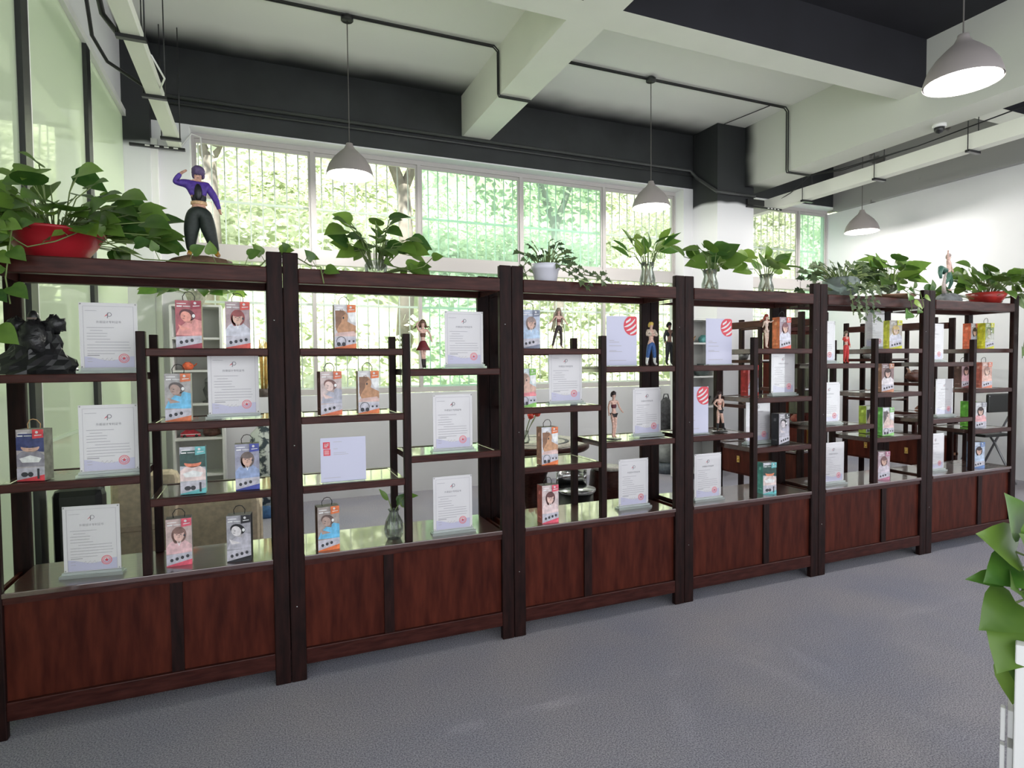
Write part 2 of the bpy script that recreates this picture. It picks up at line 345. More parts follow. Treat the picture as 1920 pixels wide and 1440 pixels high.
def tray(x0, x1, z0, z1, y0, y1, label, hang):
    t = empty('cable_tray', ((x0+x1)/2, y0, z0)); tag(t, label, 'cable tray', 'white cable trays'); cx = (x0+x1)/2
    part('trough', m_beam, t, (x0-cx, x1-cx, 0, y1-y0, 0, z1-z0))
    for y in hang:
        part('hanger', m_blackp, t, (x0-cx-.03, x1-cx+.03, y-y0-.02, y-y0+.02, -.025, -.001))
        mb = MB(); mb.tube([(x0-cx-.02, y-y0, -.01), (x0-cx-.02, y-y0, ZC-z0)], .005, 5); mb.tube([(x1-cx+.02, y-y0, -.01), (x1-cx+.02, y-y0, ZC-z0)], .005, 5); mb.build('hanger_rod', m_blackp, t)
    return t
tray(-.875, -.765, 3.62, 3.70, .6, 3.86, 'white cable tray hung on black rods beside the glass partition', (1.62, 2.55, 3.5))
tray(6.55, 6.68, 3.60, 3.76, -1.5, 3.86, 'white cable tray hung under the deep beam toward the right wall', (.9, 1.9, 2.9))
tag(MB().tube([(-.95, .8, 3.95), (-.98, 1.4, 3.9), (-.97, 1.6, 3.72), (-.90, 1.75, 3.66)], .018, 7).build('flexible_conduit', m_blackp), 'black flexible hose curling onto the white tray by the glass partition', 'hose')
tag(MB().tube([(-1.12, 1.7, 4.62), (-1.13, 1.9, 4.1), (-1.13, 2.1, 3.80), (-1.08, 2.3, 3.72), (-.88, 2.5, 3.66)], .013, 7).build('conduit_pipe', m_blackp), 'black conduit dropping from the ceiling and bending to the partition-side tray', 'pipe')
tag(MB().tube([(-.79, 1.98, 3.69), (-.76, 2.0, 3.685), (-.70, 2.15, 3.60), (-.768, 2.45, 3.64)], .007, 5).build('loose_wire', m_white), 'loose white wire sagging from the partition-side tray', 'wire')
tag(MB().tube([(-.77, 3.85, 3.66), (-.68, 3.86, 3.80), (-.60, 3.87, 3.78), (-.58, 3.87, 3.4)], .008, 5).build('loose_wire', m_white), 'white wire arching from the tray end over the window corner', 'wire')
for k, (dy, dz) in enumerate(((0, .0), (.05, .02))):
    tag(MB().tube([(6.40, 2.66+dy, 3.84), (6.5, 2.3, 3.80+dz), (6.53, 1.4, 3.80), (6.5, .2, 3.84)], .007, 5).build('ceiling_cable', m_blackp), ['black cable drooping along the deep beam above the tray', 'second black cable looping from the beam conduit down to the tray end'][k], 'cable')
tag(MB().tube([(6.42, 2.70, 3.83), (6.54, 3.1, 3.74), (6.60, 3.75, 3.62)], .006, 5).build('ceiling_cable', m_blackp), 'thin black cable hanging slack at the pillar end of the tray', 'cable')
bk = empty('tray_bracket', (6.25, 3.385, 3.588)); tag(bk, 'black slotted bracket at the top of the white pillar', 'bracket')
part('arm', m_blackp, bk, (-.2, .42, -.02, .02, -.012, .012), (-.2, .1, -.02, .02, .02, .10))
for i in range(4): part('slot', m_white, bk, (.16+i*.06, .19+i*.06, -.0215, -.019, -.006, .006))
bk = empty('tray_bracket', (-.95, 3.785, 3.608)); tag(bk, 'black slotted bracket under the tray by the glass partition', 'bracket')
part('arm', m_blackp, bk, (-.25, .22, -.02, .02, -.012, .012)); 
for i in range(4): part('slot', m_white, bk, (-.12+i*.08, -.08+i*.08, -.0215, -.019, -.006, .006))
p = onZ(1790, 228, 3.85)
c = empty('dome_camera', (6.25, p.y+.1, 3.85)); tag(c, 'small dome security camera under the deep beam', 'camera')
MB().lathe([(.06, 0), (.062, -.03), (.05, -.035)], 16).build('housing', m_white, c); MB().lathe([(.048, -.03), (.045, -.06), (.03, -.085), (0.0001, -.095)], 16).build('dome', m_metal, c)

# ------------------------------------------------------------------ pendant lamps
def lamp(x, y, label, zr=3.205, lit=True, ztop=ZC, wk=1.0):
    t = empty('pendant_lamp', (x, y, zr)); tag(t, label, 'lamp', 'pendant lamps')
    prof = [(.208, 0), (.208, .01), (.205, .03), (.185, .09), (.145, .15), (.09, .205), (.05, .24), (.032, .275), (.03, .29), (.0001, .295)]
    MB().lathe(prof, 32, caps=False).build('shade', m_shade, t)
    MB().lathe([(.200, .002), (.196, .03), (.175, .085), (.135, .14), (.085, .19), (.0001, .20)], 32, caps=False).build('reflector', m_shadein, t)
    MB().lathe([(.0001, .0), (.04, .003), (.075, .02), (.085, .05), (.07, .09), (.035, .13), (.03, .18)], 20, (0, 0, .005)).build('bulb', m_bulb, t)
    MB().tube([(0, 0, .29), (0, 0, ztop-zr-.05)], .0045, 6).build('cord', m_cord, t)
    MB().lathe([(.05, ztop-zr-.055), (.055, ztop-zr-.05), (.055, ztop-zr-.02), (.03, ztop-zr)], 18).build('canopy', m_metal, t)
    if lit:
        ld = bpy.data.lights.new('lamp light', 'POINT'); ld.energy = LAMP_W*wk; ld.shadow_soft_size = .03; ld.color = (1, .97, .92)
        lo = bpy.data.objects.new('lamp_light', ld); COL.objects.link(lo); lo.parent = t; lo.location = (0, 0, -.03)
    return t
lamp(.692, 2.70, 'grey bell pendant lamp hanging before the window nearest the glass partition', wk=1.8)
lamp(3.96, 2.66, 'grey bell pendant lamp hanging between the middle beam and the pillar', wk=1.8)
lamp(7.40, 2.70, 'grey bell pendant lamp hanging before the plain white wall', wk=1.5)
lamp(3.95, -.56, 'grey bell pendant lamp hanging under the dark ceiling on the carpet side', wk=1.25)
lamp(7.30, -.56, 'grey bell pendant lamp under the dark ceiling beside the right wall')
#NEXT
# ------------------------------------------------------------------ display shelves
UW, UD = 1.14, .38
def shelf(parent, x0, x1, zt):
    s = part('shelf', m_shelf, parent, (x0, x1, .03, .35, zt-.016, zt-.003))
    part('shelf_rail', m_woodr, s, (x0, x1, .004, .036, zt-.034, zt), bevel=.004)
    part('shelf_rail', m_woodr, s, (x0, x1, .345, .376, zt-.034, zt), bevel=.004)
    part('shelf_bearer', m_shelf, s, (x0, x0+.024, .036, .345, zt-.032, zt-.001))
    part('shelf_bearer', m_shelf, s, (x1-.024, x1, .036, .345, zt-.032, zt-.001))
def make_unit(flip):
    u = empty('display_shelf', (0, 0, 0)); P = .07
    for x in (0, UW-P):
        part('post', m_wood, u, (x+.001, x+P-.001, 0, .034, 0, 2.012), bevel=.005); part('post', m_wood, u, (x+.001, x+P-.001, UD-.034, UD, 0, 2.0), bevel=.005)
    for y in (-.004, UD-.046): part('top_beam', m_woodr, u, (P-.002, UW-P+.002, y, y+.05, 1.872, 1.942), bevel=.005)
    for x in (.006, UW-P+.006): part('side_beam', m_shelf, u, (x, x+.058, .032, UD-.032, 1.872, 1.942))
    part('top_board', m_shelf, u, (P-.01, UW-P+.01, .044, UD-.044, 1.922, 1.940))
    d0, d1 = .552, .588
    part('divider_post', m_wood, u, (d0, d1, .002, .038, .597, 1.645), bevel=.003); part('divider_post', m_wood, u, (d0, d1, UD-.038, UD-.002, .597, 1.645), bevel=.003)
    A, B = (P-.002, d0+.002), (d1-.002, UW-P+.002)
    two, three = (A, B) if not flip else (B, A)
    for z in (1.467, 1.029): shelf(u, *two, z)
    for z in (1.572, 1.250, .922): shelf(u, *three, z)
    part('base_top', m_shelf, u, (P-.002, UW-P+.002, -.004, UD, .575, .597), bevel=.003)
    part('base_rail', m_woodr, u, (P-.002, UW-P+.002, .006, .05, .548, .575))
    part('base_rail', m_woodr, u, (P-.002, UW-P+.002, .002, .05, .075, .152), bevel=.004)
    sx = .675 if not flip else .465
    part('base_stile', m_wood, u, (sx-.024, sx+.024, .008, .05, .152, .548))
    for x0, x1 in ((P-.002, sx-.024), (sx+.024, UW-P+.002)):
        part('base_panel', m_panel, u, (x0, x1, .020, .036, .150, .550))
    part('back_panel', m_panel, u, (P-.002, UW-P+.002, UD-.04, UD-.025, .08, .58))
    for x in (.02, UW-.035): part('side_panel', m_panel, u, (x, x+.015, .032, UD-.032, .08, .58))
    return u
ULAB = ['dark red-brown openwork display shelf by the glass partition, under the trailing red bowl',
        'dark red-brown openwork display shelf with the clear bud vase on its bottom board',
        'dark red-brown openwork display shelf carrying the white ivy pot on top',
        'reddish openwork display shelf with two leggy vase plants on its top beam',
        'reddish openwork display shelf with the round ivy planter on its top beam',
        'end display shelf of the row, under the red-rimmed bowl, farthest from the partition']
UA, UB = make_unit(False), make_unit(True); usedA = usedB = False
for k in range(6):
    if k in (1, 2): u = copy_tree(UB) if usedB else UB; usedB = True
    else: u = copy_tree(UA) if usedA else UA; usedA = True
    u.location = ((k-1)*UW, 0, 0); tag(u, ULAB[k], 'display shelf', 'openwork display shelves in a row')
    # a few bright nail heads and knots on the paired posts
    for (px, pz) in ((.035, 1.12), (.03, .36), (UW-.04, 1.70)):
        o = MB().lathe([(.004, 0), (.003, .002), (.0001, .003)], 8).build('nail_head', m_chrome, u); o.location = (px, 0, pz); o.rotation_euler = (pi/2, 0, 0)

# ------------------------------------------------------------------ lettering
_tc = {}
def textmesh(txt, size):
    k = (txt, size)
    if k not in _tc:
        cu_ = bpy.data.curves.new('t', 'FONT'); cu_.body = txt; cu_.size = size; cu_.align_x = 'CENTER'; cu_.resolution_u = 2
        ob = bpy.data.objects.new('t', cu_); COL.objects.link(ob); bpy.context.view_layer.update()
        me = ob.to_mesh(); _tc[k] = ([tuple(v.co) for v in me.vertices], [tuple(p.vertices) for p in me.polygons])
        ob.to_mesh_clear(); bpy.data.objects.remove(ob); bpy.data.curves.remove(cu_)
    return _tc[k]
def put_text(mb, txt, size, x, z, y, m):
    v, f = textmesh(txt, size); mb.add([(x+a, y, z+b) for a, b, _ in v], f, m)
def rect(mb, x0, x1, z0, z1, y, m): mb.poly([(x0, y, z0), (x1, y, z0), (x1, y, z1), (x0, y, z1)], m)
def disc(mb, cx, cz, rx, rz_, y, m, n=18, a0=0, a1=2*pi): mb.poly([(cx+rx*cos(a0+(a1-a0)*i/n), y, cz+rz_*sin(a0+(a1-a0)*i/n)) for i in range(n)], m)
def ring(mb, cx, cz, r0, r1, y, m, n=24):
    vs = [(cx+r*cos(2*pi*i/n), y, cz+r*sin(2*pi*i/n)) for r in (r0, r1) for i in range(n)]
    mb.add(vs, [(i, (i+1) % n, n+(i+1) % n, n+i) for i in range(n)], m)
CW, CH = .214, .298
def cert_print():
    mb = MB(); y = -.0006; L, R_, B, T = -CW/2+.014, CW/2-.014, .018, CH-.014
    # lavender foot with a swelling upper edge
    n = 14; mb.poly([(L, y, B), (R_, y, B)]+[(R_-(R_-L)*i/n, y, B+.040+.009*cos(2*pi*i/n)) for i in range(n+1)], 2)
    y2 = y-.0004
    for a in ((L, R_, T-.0012, T), (L, R_, B, B+.0012), (L, L+.0012, B, T), (R_-.0012, R_, B, T)): rect(mb, *a, y2, 0)
    # emblem: a dark bowl and a red leaf
    ring(mb, .003, T-.036, .0068, .0092, y2, 1, 16); mb.poly([(-.0055, y2, T-.052), (-.0025, y2, T-.052), (-.0005, y2, T-.028), (-.0035, y2, T-.028)], 1)
    mb.poly([(-.016, y2, T-.046), (-.006, y2, T-.040), (-.004, y2, T-.034), (-.010, y2, T-.038)], 3)
    put_text(mb, '外观设计专利证书', .0115, 0, T-.073, y2, 1)
    rect(mb, L+.008, L+.050, T-.0215, T-.0195, y2, 0)
    random.seed(3)
    for i, (ln, ind) in enumerate(((.10, 0), (.045, .012), (.075, 0), (.072, 0), (.085, 0), (.125, .03), (.155, .0), (.16, 0), (.155, 0), (.10, 0))):
        z = T-.094-i*.0125; rect(mb, L+.012+ind, L+.012+ind+ln, z, z+.0024, y2, 0)
    rect(mb, L+.012, L+.056, B+.052, B+.0545, y2, 1)
    for i in range(2): rect(mb, L+.012, L+.03, B+.026+i*.012, B+.0285+i*.012, y2, 0)
    mb2 = [(L+.062+.05*i/9, y2, B+.034+.007*sin(i*2.1)) for i in range(10)]
    for a, b in zip(mb2, mb2[1:]): mb.poly([a, b, (b[0], y2, b[2]+.0022), (a[0], y2, a[2]+.0022)], 0)
    cx, cz = R_-.040, B+.040; ring(mb, cx, cz, .0165, .0205, y2-.0002, 4); ring(mb, cx, cz, .0115, .0145, y2-.0002, 4, 10)
    mb.poly([(cx+(.0095 if i % 2 == 0 else .004)*sin(pi*i/5), y2-.0002, cz+(.0095 if i % 2 == 0 else .004)*cos(pi*i/5)) for i in range(10)], 3)
    return mb.mesh('printing', [m_ink, m_mid, m_lav, m_red, m_pink])
CP = cert_print()
def dot_print():
    mb = MB(); y = -.0006; cx, cz, r = CW/2-.034, CH-.056, .060
    pts = [(min(cx+r*cos(a), CW/2), y, min(cz+r*sin(a), CH)) for a in [2*pi*i/28 for i in range(28)]]
    mb.poly(pts, 0); y2 = y-.0004
    for k in (-1.05, -.35, .35, 1.0):        # pale swooshes across the ball
        vs = []
        for i in range(9):
            s = -1+2*i/8; q = r*math.sqrt(max(0, 1-s*s))*.94; off = k*r*.62+.012*s*s
            xx = cx+s*r*.90*.80-off*.55; zz = cz+s*r*.90*.55+off*.85
            th = .0062*(1-abs(s)**3)+.0008; vs.append((xx, zz, th))
        ok = [(x, z, t) for x, z, t in vs if (x-cx)**2+(z-cz)**2 < (r*.96)**2 and x < CW/2-.001 and z+t < CH-.001]
        for a, b in zip(ok, ok[1:]): mb.poly([(a[0], y2, a[1]-a[2]), (b[0], y2, b[1]-b[2]), (b[0], y2, b[1]+b[2]), (a[0], y2, a[1]+a[2])], 1)
    for z, ln in ((.150, .035), (.140, .07), (.118, .085), (.090, .05), (.083, .09), (.030, .12)): rect(mb, -CW/2+.018, -CW/2+.018+ln, z, z+.003, y2, 2)
    return mb.mesh('printing', [m_red, m_paper, m_ink])
DP = dot_print()
def if_print():
    mb = MB(); y = -.0006; h = .215; L = -CW/2
    rect(mb, L+.012, L+.044, h-.052, h-.020, y, 0); rect(mb, L+.014, L+.046, h-.086, h-.055, y, 0)
    y2 = y-.0004; rect(mb, L+.020, L+.0235, h-.045, h-.033, y2, 1); rect(mb, L+.020, L+.0235, h-.0305, h-.027, y2, 1)
    rect(mb, L+.027, L+.031, h-.045, h-.027, y2, 1); rect(mb, L+.027, L+.039, h-.030, h-.027, y2, 1); rect(mb, L+.027, L+.037, h-.037, h-.034, y2, 1)
    for i in range(5): rect(mb, L+.018, L+.040, h-.080+i*.0045, h-.0785+i*.0045, y2, 1)
    for z, ln, x in ((h-.022, .04, .06), (h-.055, .02, .06), (h-.075, .06, .06), (h-.083, .07, .06), (.02, .08, .012)): rect(mb, L+x, L+x+ln, z, z+.002, y2, 2)
    return mb.mesh('printing', [m_red, m_paper, m_ink])
IP = if_print()
m_lavp = mat('pale lavender sheet', (.60, .60, .76), .35, spec=.5)
PAN = MB().box(-.108, .108, -.003, -.001, .004, .3045).mesh('acrylic_panel', m_acr); SHE = MB().box(-CW/2, CW/2, 0, .002, 0, CH).mesh('sheet', m_paper)
LSHE = MB().box(-CW/2, CW/2, 0, .002, 0, CH).mesh('sheet', m_lavp); ISHE = MB().box(-CW/2, CW/2, 0, .002, 0, .215).mesh('sheet', m_lavp)
BAS = MB().box(-.119, .119, -.024, .026, 0, .012).box(-.112, .112, -.012, .014, .012, .022).mesh('stand_base', m_acrb)
BACKP = MB().box(-.109, .109, .002, .006, .004, .3045).mesh('acrylic_back', m_acr)
m_pin = m_chrome
PIN = MB().lathe([(.003, 0), (.0025, .002), (.0001, .0025)], 8).mesh('corner_pin', m_pin)
def place(px, ybase, zs, yf):     # foot of a thing standing on board zs at depth yf, seen at column px
    return Vector((onY(px, ybase, yf).x, yf, zs))
def cert(px, py, zs, yf, label, rz=0, kind='c'):
    p = place(px, py, zs, yf); t = empty('certificate_stand' if kind == 'c' else 'award_sheet', p, rz)
    tag(t, label, 'certificate', {'c': 'framed patent certificates', 'd': 'lavender award sheets with the striped ball', 'i': 'award sheets'}[kind])
    sh = link('sheet', {'c': SHE, 'd': LSHE, 'i': ISHE}[kind], t, (0, 0, .006 if kind == 'c' else .004)); link('printing', {'c': CP, 'd': DP, 'i': IP}[kind], sh)
    if kind == 'c':
        link('acrylic_panel', PAN, t); link('acrylic_back', BACKP, t); link('stand_base', BAS, t)
        for x in (-.101, .101):
            for z in (.028, .298): q = link('corner_pin', PIN, t, (x, -.003, z)); q.rotation_euler = (pi/2, 0, 0)
    else: part('stand_base', m_acrb, t, (-.10, .10, -.02, .025, 0, .006))
    return t
CE = [(207, 699, 1.467, .13, 'patent certificate catching a white lamp glint, beside the caped statuette'),
 (207, 893, 1.029, .07, 'patent certificate next to the blue-capped cyclist box'),
 (175, 1078, .597, .10, 'patent certificate low on the shelf by the partition, before the beige sofa', -.13),
 (440, 785, 1.25, .10, 'patent certificate beside the light-blue shirt box'),
 (871, 691, 1.467, .10, 'patent certificate on the board with the red-skirted figurine'),
 (850, 846, 1.029, .06, 'patent certificate between the red-skirt figurine board and the base board'),
 (850, 1000, .597, .07, 'patent certificate on the base board beside the clear bud vase'),
 (1061, 759, 1.25, .11, 'patent certificate under the long-haired figurine'),
 (1213, 820, 1.029, .14, 'patent certificate beside the black-booted figurine', .05),
 (1188, 954, .597, .12, 'patent certificate under the black-booted figurine board'),
 (1327, 936, .597, .09, 'patent certificate standing two boards below a striped-ball award'),
 (1468, 742, 1.25, .12, 'patent certificate under the orange-sided box'),
 (1421, 833, .922, .175, 'patent certificate half hidden by the divider, beside the black box'),
 (1545, 680, 1.467, .12, 'patent certificate half hidden by the paired posts, left of the red figurine'),
 (1640, 652, 1.572, .27, 'patent certificate beside the yellow-sided box, behind the divider top'),
 (1554, 795, 1.029, .11, 'patent certificate beneath the red figurine board'),
 (1562, 911, .597, .10, 'patent certificate on the base board before the dark chest'),
 (1752, 674, 1.467, .11, 'patent certificate mostly behind the post, on the end shelf upper board'),
 (1770, 782, 1.029, .11, 'patent certificate on the middle board of the end shelf'),
 (1753, 879, .597, .11, 'patent certificate mostly behind the post, on the end shelf base board')]
for c_ in CE: cert(*c_[:5], rz=c_[5] if len(c_) > 5 else 0)
cert(645, 904, .922, .045, 'pale award sheet with two red squares in its corner', kind='i')
cert(1166, 686, 1.467, .12, 'lavender sheet with a striped red ball beside the blue-trousered figurine', kind='d')
cert(1348, 682, 1.467, .13, 'lavender sheet with a striped red ball over the black-stocking figurine', kind='d')
cert(1303, 812, 1.029, .10, 'lavender sheet with a striped red ball cut off by the post, beside the black-stocking figurine', kind='d')

# ------------------------------------------------------------------ product boxes
BW, BH, BD = .102, .212, .062
_mc = {}
def cm(c, r=.35):
    k = (tuple(c), r)
    if k not in _mc: _mc[k] = mat('print %.2f %.2f %.2f' % tuple(c), c, r, spec=.4, noise=.30, nscale=38)
    return _mc[k]
def art(style, acc, bgc, hair, skin, shirt, face=True):
    mb = MB(); w, h = BW/2, BH; e = .0004; cols = [cm(bgc), cm(acc), cm(hair), cm(skin), cm(shirt), cm((.85, .85, .86)), m_dark, cm((.55, .53, .60)), cm(tuple(c*.6 for c in skin))]
    y = -e; rect(mb, -w, w, 0, h, y, 0)
    def clip(pts): return [(max(-w, min(w, x)), yy, max(0, min(h, z))) for x, yy, z in pts]
    def D(cx, cz, rx, rz_, l, m, n=20, rot=0): mb.poly(clip([(cx+rx*cos(t)*cos(rot)-rz_*sin(t)*sin(rot), -e*l, cz+rx*cos(t)*sin(rot)+rz_*sin(t)*cos(rot)) for t in [2*pi*i/n for i in range(n)]]), m)
    def Pg(pts, l, m): mb.poly(clip([(x*BW-w, -e*l, z*BH) for x, z in pts]), m)
    if style == 'portrait':
        Pg([(0, .26), (1, .26), (1, .42), (.82, .50), (.66, .56), (.34, .56), (.14, .50), (0, .40)], 2, 4)
        D(0, .66*h, .030, .037, 3, 2); D(-.012, .62*h, .014, .03, 3, 2)
        Pg([(.40, .50), (.60, .50), (.58, .62), (.42, .62)], 4, 8); D(0, .655*h, .021, .029, 5, 3)
        D(0, .735*h, .023, .012, 6, 2); D(-.008, .665*h, .0035, .0016, 7, 6); D(.008, .665*h, .0035, .0016, 7, 6); D(0, .60*h, .006, .0018, 7, 8); D(.002, .635*h, .0022, .005, 7, 8)
        D(.022, .64*h, .004, .006, 7, 6)
        Pg([(.40, .56), (.5, .46), (.60, .56), (.56, .50), (.5, .42), (.44, .50)], 6, 5)
    elif style == 'profile':
        Pg([(.12, .80), (.5, .86), (.62, .78), (.64, .70), (.60, .62), (.74, .58), (1, .52), (1, .36), (.62, .34), (.15, .36), (.05, .5)], 2, 3)
        Pg([(.05, .86), (.40, .90), (.52, .80), (.36, .72), (.32, .60), (.18, .50), (.08, .40)], 3, 2)
        Pg([(.10, .36), (.9, .40), (1, .34), (1, .28), (0, .28)], 4, 4); D(-.008, .70*h, .004, .006, 5, 6)
        Pg([(.62, .86), (1, .86), (1, .60), (.80, .60), (.68, .70)], 3, 5)
    elif style == 'lean':
        Pg([(0, .28), (1, .26), (1, .58), (.72, .62), (.42, .56), (.15, .44)], 2, 4)
        D(-.004, .70*h, .032, .024, 3, 2, rot=-.4); D(-.010, .665*h, .020, .024, 4, 3, rot=.5)
        Pg([(.30, .56), (.62, .52), (.66, .60), (.40, .64)], 3, 8); D(.020, .68*h, .006, .008, 5, 5); Pg([(.10, .50), (.40, .44), (.60, .40), (.20, .38)], 5, 3)
        D(-.016, .672*h, .0032, .0016, 6, 6); D(-.019, .625*h, .005, .002, 6, 8)
    else:       # 'cap': a covered head looking down, wide garment
        Pg([(0, .60), (1, .56), (1, .92), (.1, .92), (0, .84)], 2, 2); D(0, .655*h, .034, .020, 3, 3); D(0, .70*h, .040, .012, 4, 2)
        Pg([(0, .28), (1, .28), (1, .50), (.8, .58), (.2, .58), (0, .50)], 3, 4); Pg([(.2, .36), (.8, .36), (.9, .44), (.5, .50), (.1, .44)], 4, 5)
        D(-.010, .66*h, .004, .002, 5, 6); D(.010, .66*h, .004, .002, 5, 6); D(0, .61*h, .007, .002, 5, 8)
    # title lines, brand corner
    Pg([(.06, .865), (.26, .865), (.26, .89), (.06, .89)], 8, 5); Pg([(.30, .87), (.58, .87), (.58, .885), (.30, .885)], 8, 5); Pg([(.06, .925), (.42, .925), (.42, .94), (.06, .94)], 8, 5)
    Pg([(.60, .82), (1, .84), (1, 1), (.60, 1)], 8, 1); D(.027, .945*h, .0055, .0055, 9, 5); Pg([(.68, .875), (.94, .885), (.94, .90), (.68, .89)], 9, 5)
    # foot: grey band, accent wedge, product shapes
    Pg([(0, 0), (1, 0), (1, .27), (0, .25)], 6, 7); Pg([(0, 0), (1, 0), (1, .12), (0, .02)], 7, 1)
    k = hash_ = sum(int(c*97) for c in acc) % 3
    if style == 'profile': 
        mb2 = []; ring(mb, -.020, .17*h, .020, .0225, -e*8, 6, 18); D(-.032, .10*h, .009, .010, 9, 6); D(-.008, .10*h, .009, .010, 9, 6); D(.018, .17*h, .005, .005, 9, 6); D(.038, .17*h, .005, .005, 9, 6)
    elif style == 'cap': D(-.022, .13*h, .013, .010, 9, 6); D(.0, .13*h, .010, .010, 9, 6); Pg([(.74, .04), (.82, .04), (.82, .24), (.74, .24)], 9, 6)
    else:
        for i in range(3+k % 2): D(-.030+i*.021, (.13+.02*i)*h, .0065, .0075, 9, 6)
    return mb.mesh('printed_front', cols)
def pbox(px, py, zs, yf, rz, label, style, acc, side, bgc=(.50, .45, .46), hair=(.05, .03, .03), skin=(.66, .42, .34), shirt=(.4, .4, .5), handle=1, hh=BH):
    p = place(px, py, zs, yf); t = empty('product_box', p, rz); tag(t, label, 'box', 'boxed earphones on the display shelves')
    sc = hh/BH; t.scale = (1, 1, sc)
    mb = MB(); mb.box(-BW/2, BW/2, 0, BD, 0, BH); mb.mi = [1, 1, 0, 0, 0, 0]; mb.build('carton', [cm(side, .45), cm((.45, .42, .38), .5)], t)
    mb = MB()
    for i in range(5): rect(mb, 0, 0, 0, 0, 0, 0) if False else None
    a = link('printed_front', art(style, acc, bgc, hair, skin, shirt), t)
    mb = MB(); y = .0185; x = -BW/2-.0004
    for nm, (y0, y1, z0, z1) in (('side_emblem', (.022, .042, .16, .18)), ('side_text', (.015, .05, .03, .036))): MB().poly([(x, y0, z0), (x, y1, z0), (x, y1, z1), (x, y0, z1)], 0).build(nm, [cm(tuple(min(1, c*1.5+.08) for c in side), .45)], t)
    if handle:
        c = m_blackp if handle == 1 else cm((.55, .33, .16)); hx = .022
        mb = MB(); mb.tube([(-hx, BD/2, BH-.004), (-hx*1.1, BD/2, BH+.02), (-hx*.6, BD/2-.004, BH+.037), (0, BD/2-.006, BH+.041), (hx*.6, BD/2-.004, BH+.037), (hx*1.1, BD/2, BH+.02), (hx, BD/2, BH-.004)], .0018, 6); mb.build('cord_handle', c, t)
    return t
RED, ORG, BLU, TEA, PNK, BLK, GRN, YEL = (.70, .05, .06), (.80, .20, .07), (.06, .08, .38), (.15, .50, .52), (.78, .12, .18), (.02, .02, .025), (.25, .55, .12), (.68, .66, .05)
NEU = (.45, .42, .40)
pbox(59, 900, 1.029, .07, -.23, 'box of a cyclist in a blue cap, nearest the glass partition', 'cap', (.75, .08, .10), (.22, .22, .17), hair=(.07, .08, .20), shirt=(.30, .28, .33), handle=2)
pbox(355, 651, 1.572, .05, 0, 'deep red box with a dark-haired face in profile of laughter', 'lean', (.35, .04, .07), (.25, .05, .06), bgc=(.40, .10, .12), hair=(.10, .02, .03), skin=(.80, .33, .27), shirt=(.75, .32, .30))
pbox(447, 651, 1.572, .05, 0, 'box of a red-haired woman in a pale top with a red corner', 'portrait', (.72, .10, .08), NEU, bgc=(.40, .30, .32), hair=(.28, .06, .06), shirt=(.60, .60, .68))
pbox(335, 790, 1.25, .06, 0, 'box of a person in a light-blue shirt, tilted head, beside a certificate', 'lean', (.70, .18, .07), NEU, bgc=(.38, .36, .36), hair=(.10, .08, .08), skin=(.40, .28, .24), shirt=(.16, .50, .78))
pbox(363, 925, .922, .06, 0, 'teal box with an orange-red masked face', 'cap', TEA, (.10, .35, .36), bgc=(.50, .50, .55), hair=(.03, .08, .07), skin=(.82, .24, .14), shirt=(.80, .62, .60), handle=0)
pbox(465, 920, .922, .05, 0, 'slate-blue box of a woman in a blue sweater', 'portrait', BLU, (.10, .11, .25), bgc=(.32, .32, .42), hair=(.16, .12, .11), shirt=(.30, .38, .60))
pbox(337, 1058, .597, .09, .04, 'pink box of a woman with glasses, on the lowest board', 'portrait', PNK, NEU, bgc=(.55, .42, .40), hair=(.25, .14, .12), skin=(.78, .50, .44), shirt=(.80, .50, .52))
pbox(449, 1050, .597, .04, -.12, 'black box with spiky black hair in the picture, on the base board', 'lean', BLK, BLK, bgc=(.35, .34, .38), hair=(.01, .01, .012), skin=(.70, .66, .68), shirt=(.50, .48, .55))
for px, py, zs, lab in ((648, 652, 1.572, 'orange-cornered box of a swimmer, alone on its high board'), (692, 779, 1.25, 'orange-cornered box of a swimmer next to the brown-sided box')):
    pbox(px, py, zs, .05, 0, lab, 'profile', ORG, (.30, .16, .10), bgc=(.62, .60, .62), hair=(.24, .12, .07), skin=(.50, .26, .14), shirt=(.65, .45, .42))
pbox(622, 781, 1.25, .05, .16, 'brown-sided box of a woman looking up, wired earphones below', 'lean', (.72, .17, .08), (.13, .05, .04), bgc=(.55, .45, .44), hair=(.20, .10, .09), skin=(.70, .52, .48), shirt=(.42, .42, .50))
pbox(617, 1026, .597, .04, .10, 'orange box of a person in light blue on the board with the bud vase', 'lean', ORG, (.13, .06, .04), bgc=(.35, .30, .28), hair=(.14, .09, .08), skin=(.42, .30, .26), shirt=(.16, .50, .78))
pbox(996, 652, 1.572, .05, -.12, 'pale blue box half behind the post, beside the long-haired figurine', 'portrait', (.20, .22, .30), (.35, .42, .55), bgc=(.45, .50, .62), hair=(.30, .22, .2), shirt=(.45, .58, .75))
pbox(990, 766, 1.25, .05, .05, 'green-footed box half behind the post, beside a certificate', 'profile', GRN, (.35, .42, .30), bgc=(.62, .72, .74), hair=(.35, .24, .18), shirt=(.75, .25, .28))
pbox(1031, 869, .922, .04, .02, 'orange-brown box of a swimmer in front of the tea table', 'profile', ORG, (.50, .27, .18), bgc=(.62, .62, .66), hair=(.24, .12, .07), skin=(.55, .30, .17), shirt=(.70, .50, .48), handle=1)
pbox(1032, 976, .597, .03, .02, 'coral-sided box of a woman with glasses in front of the metal stool', 'portrait', PNK, (.50, .14, .11), bgc=(.62, .50, .50), hair=(.14, .06, .06), skin=(.80, .52, .46), shirt=(.78, .60, .60))
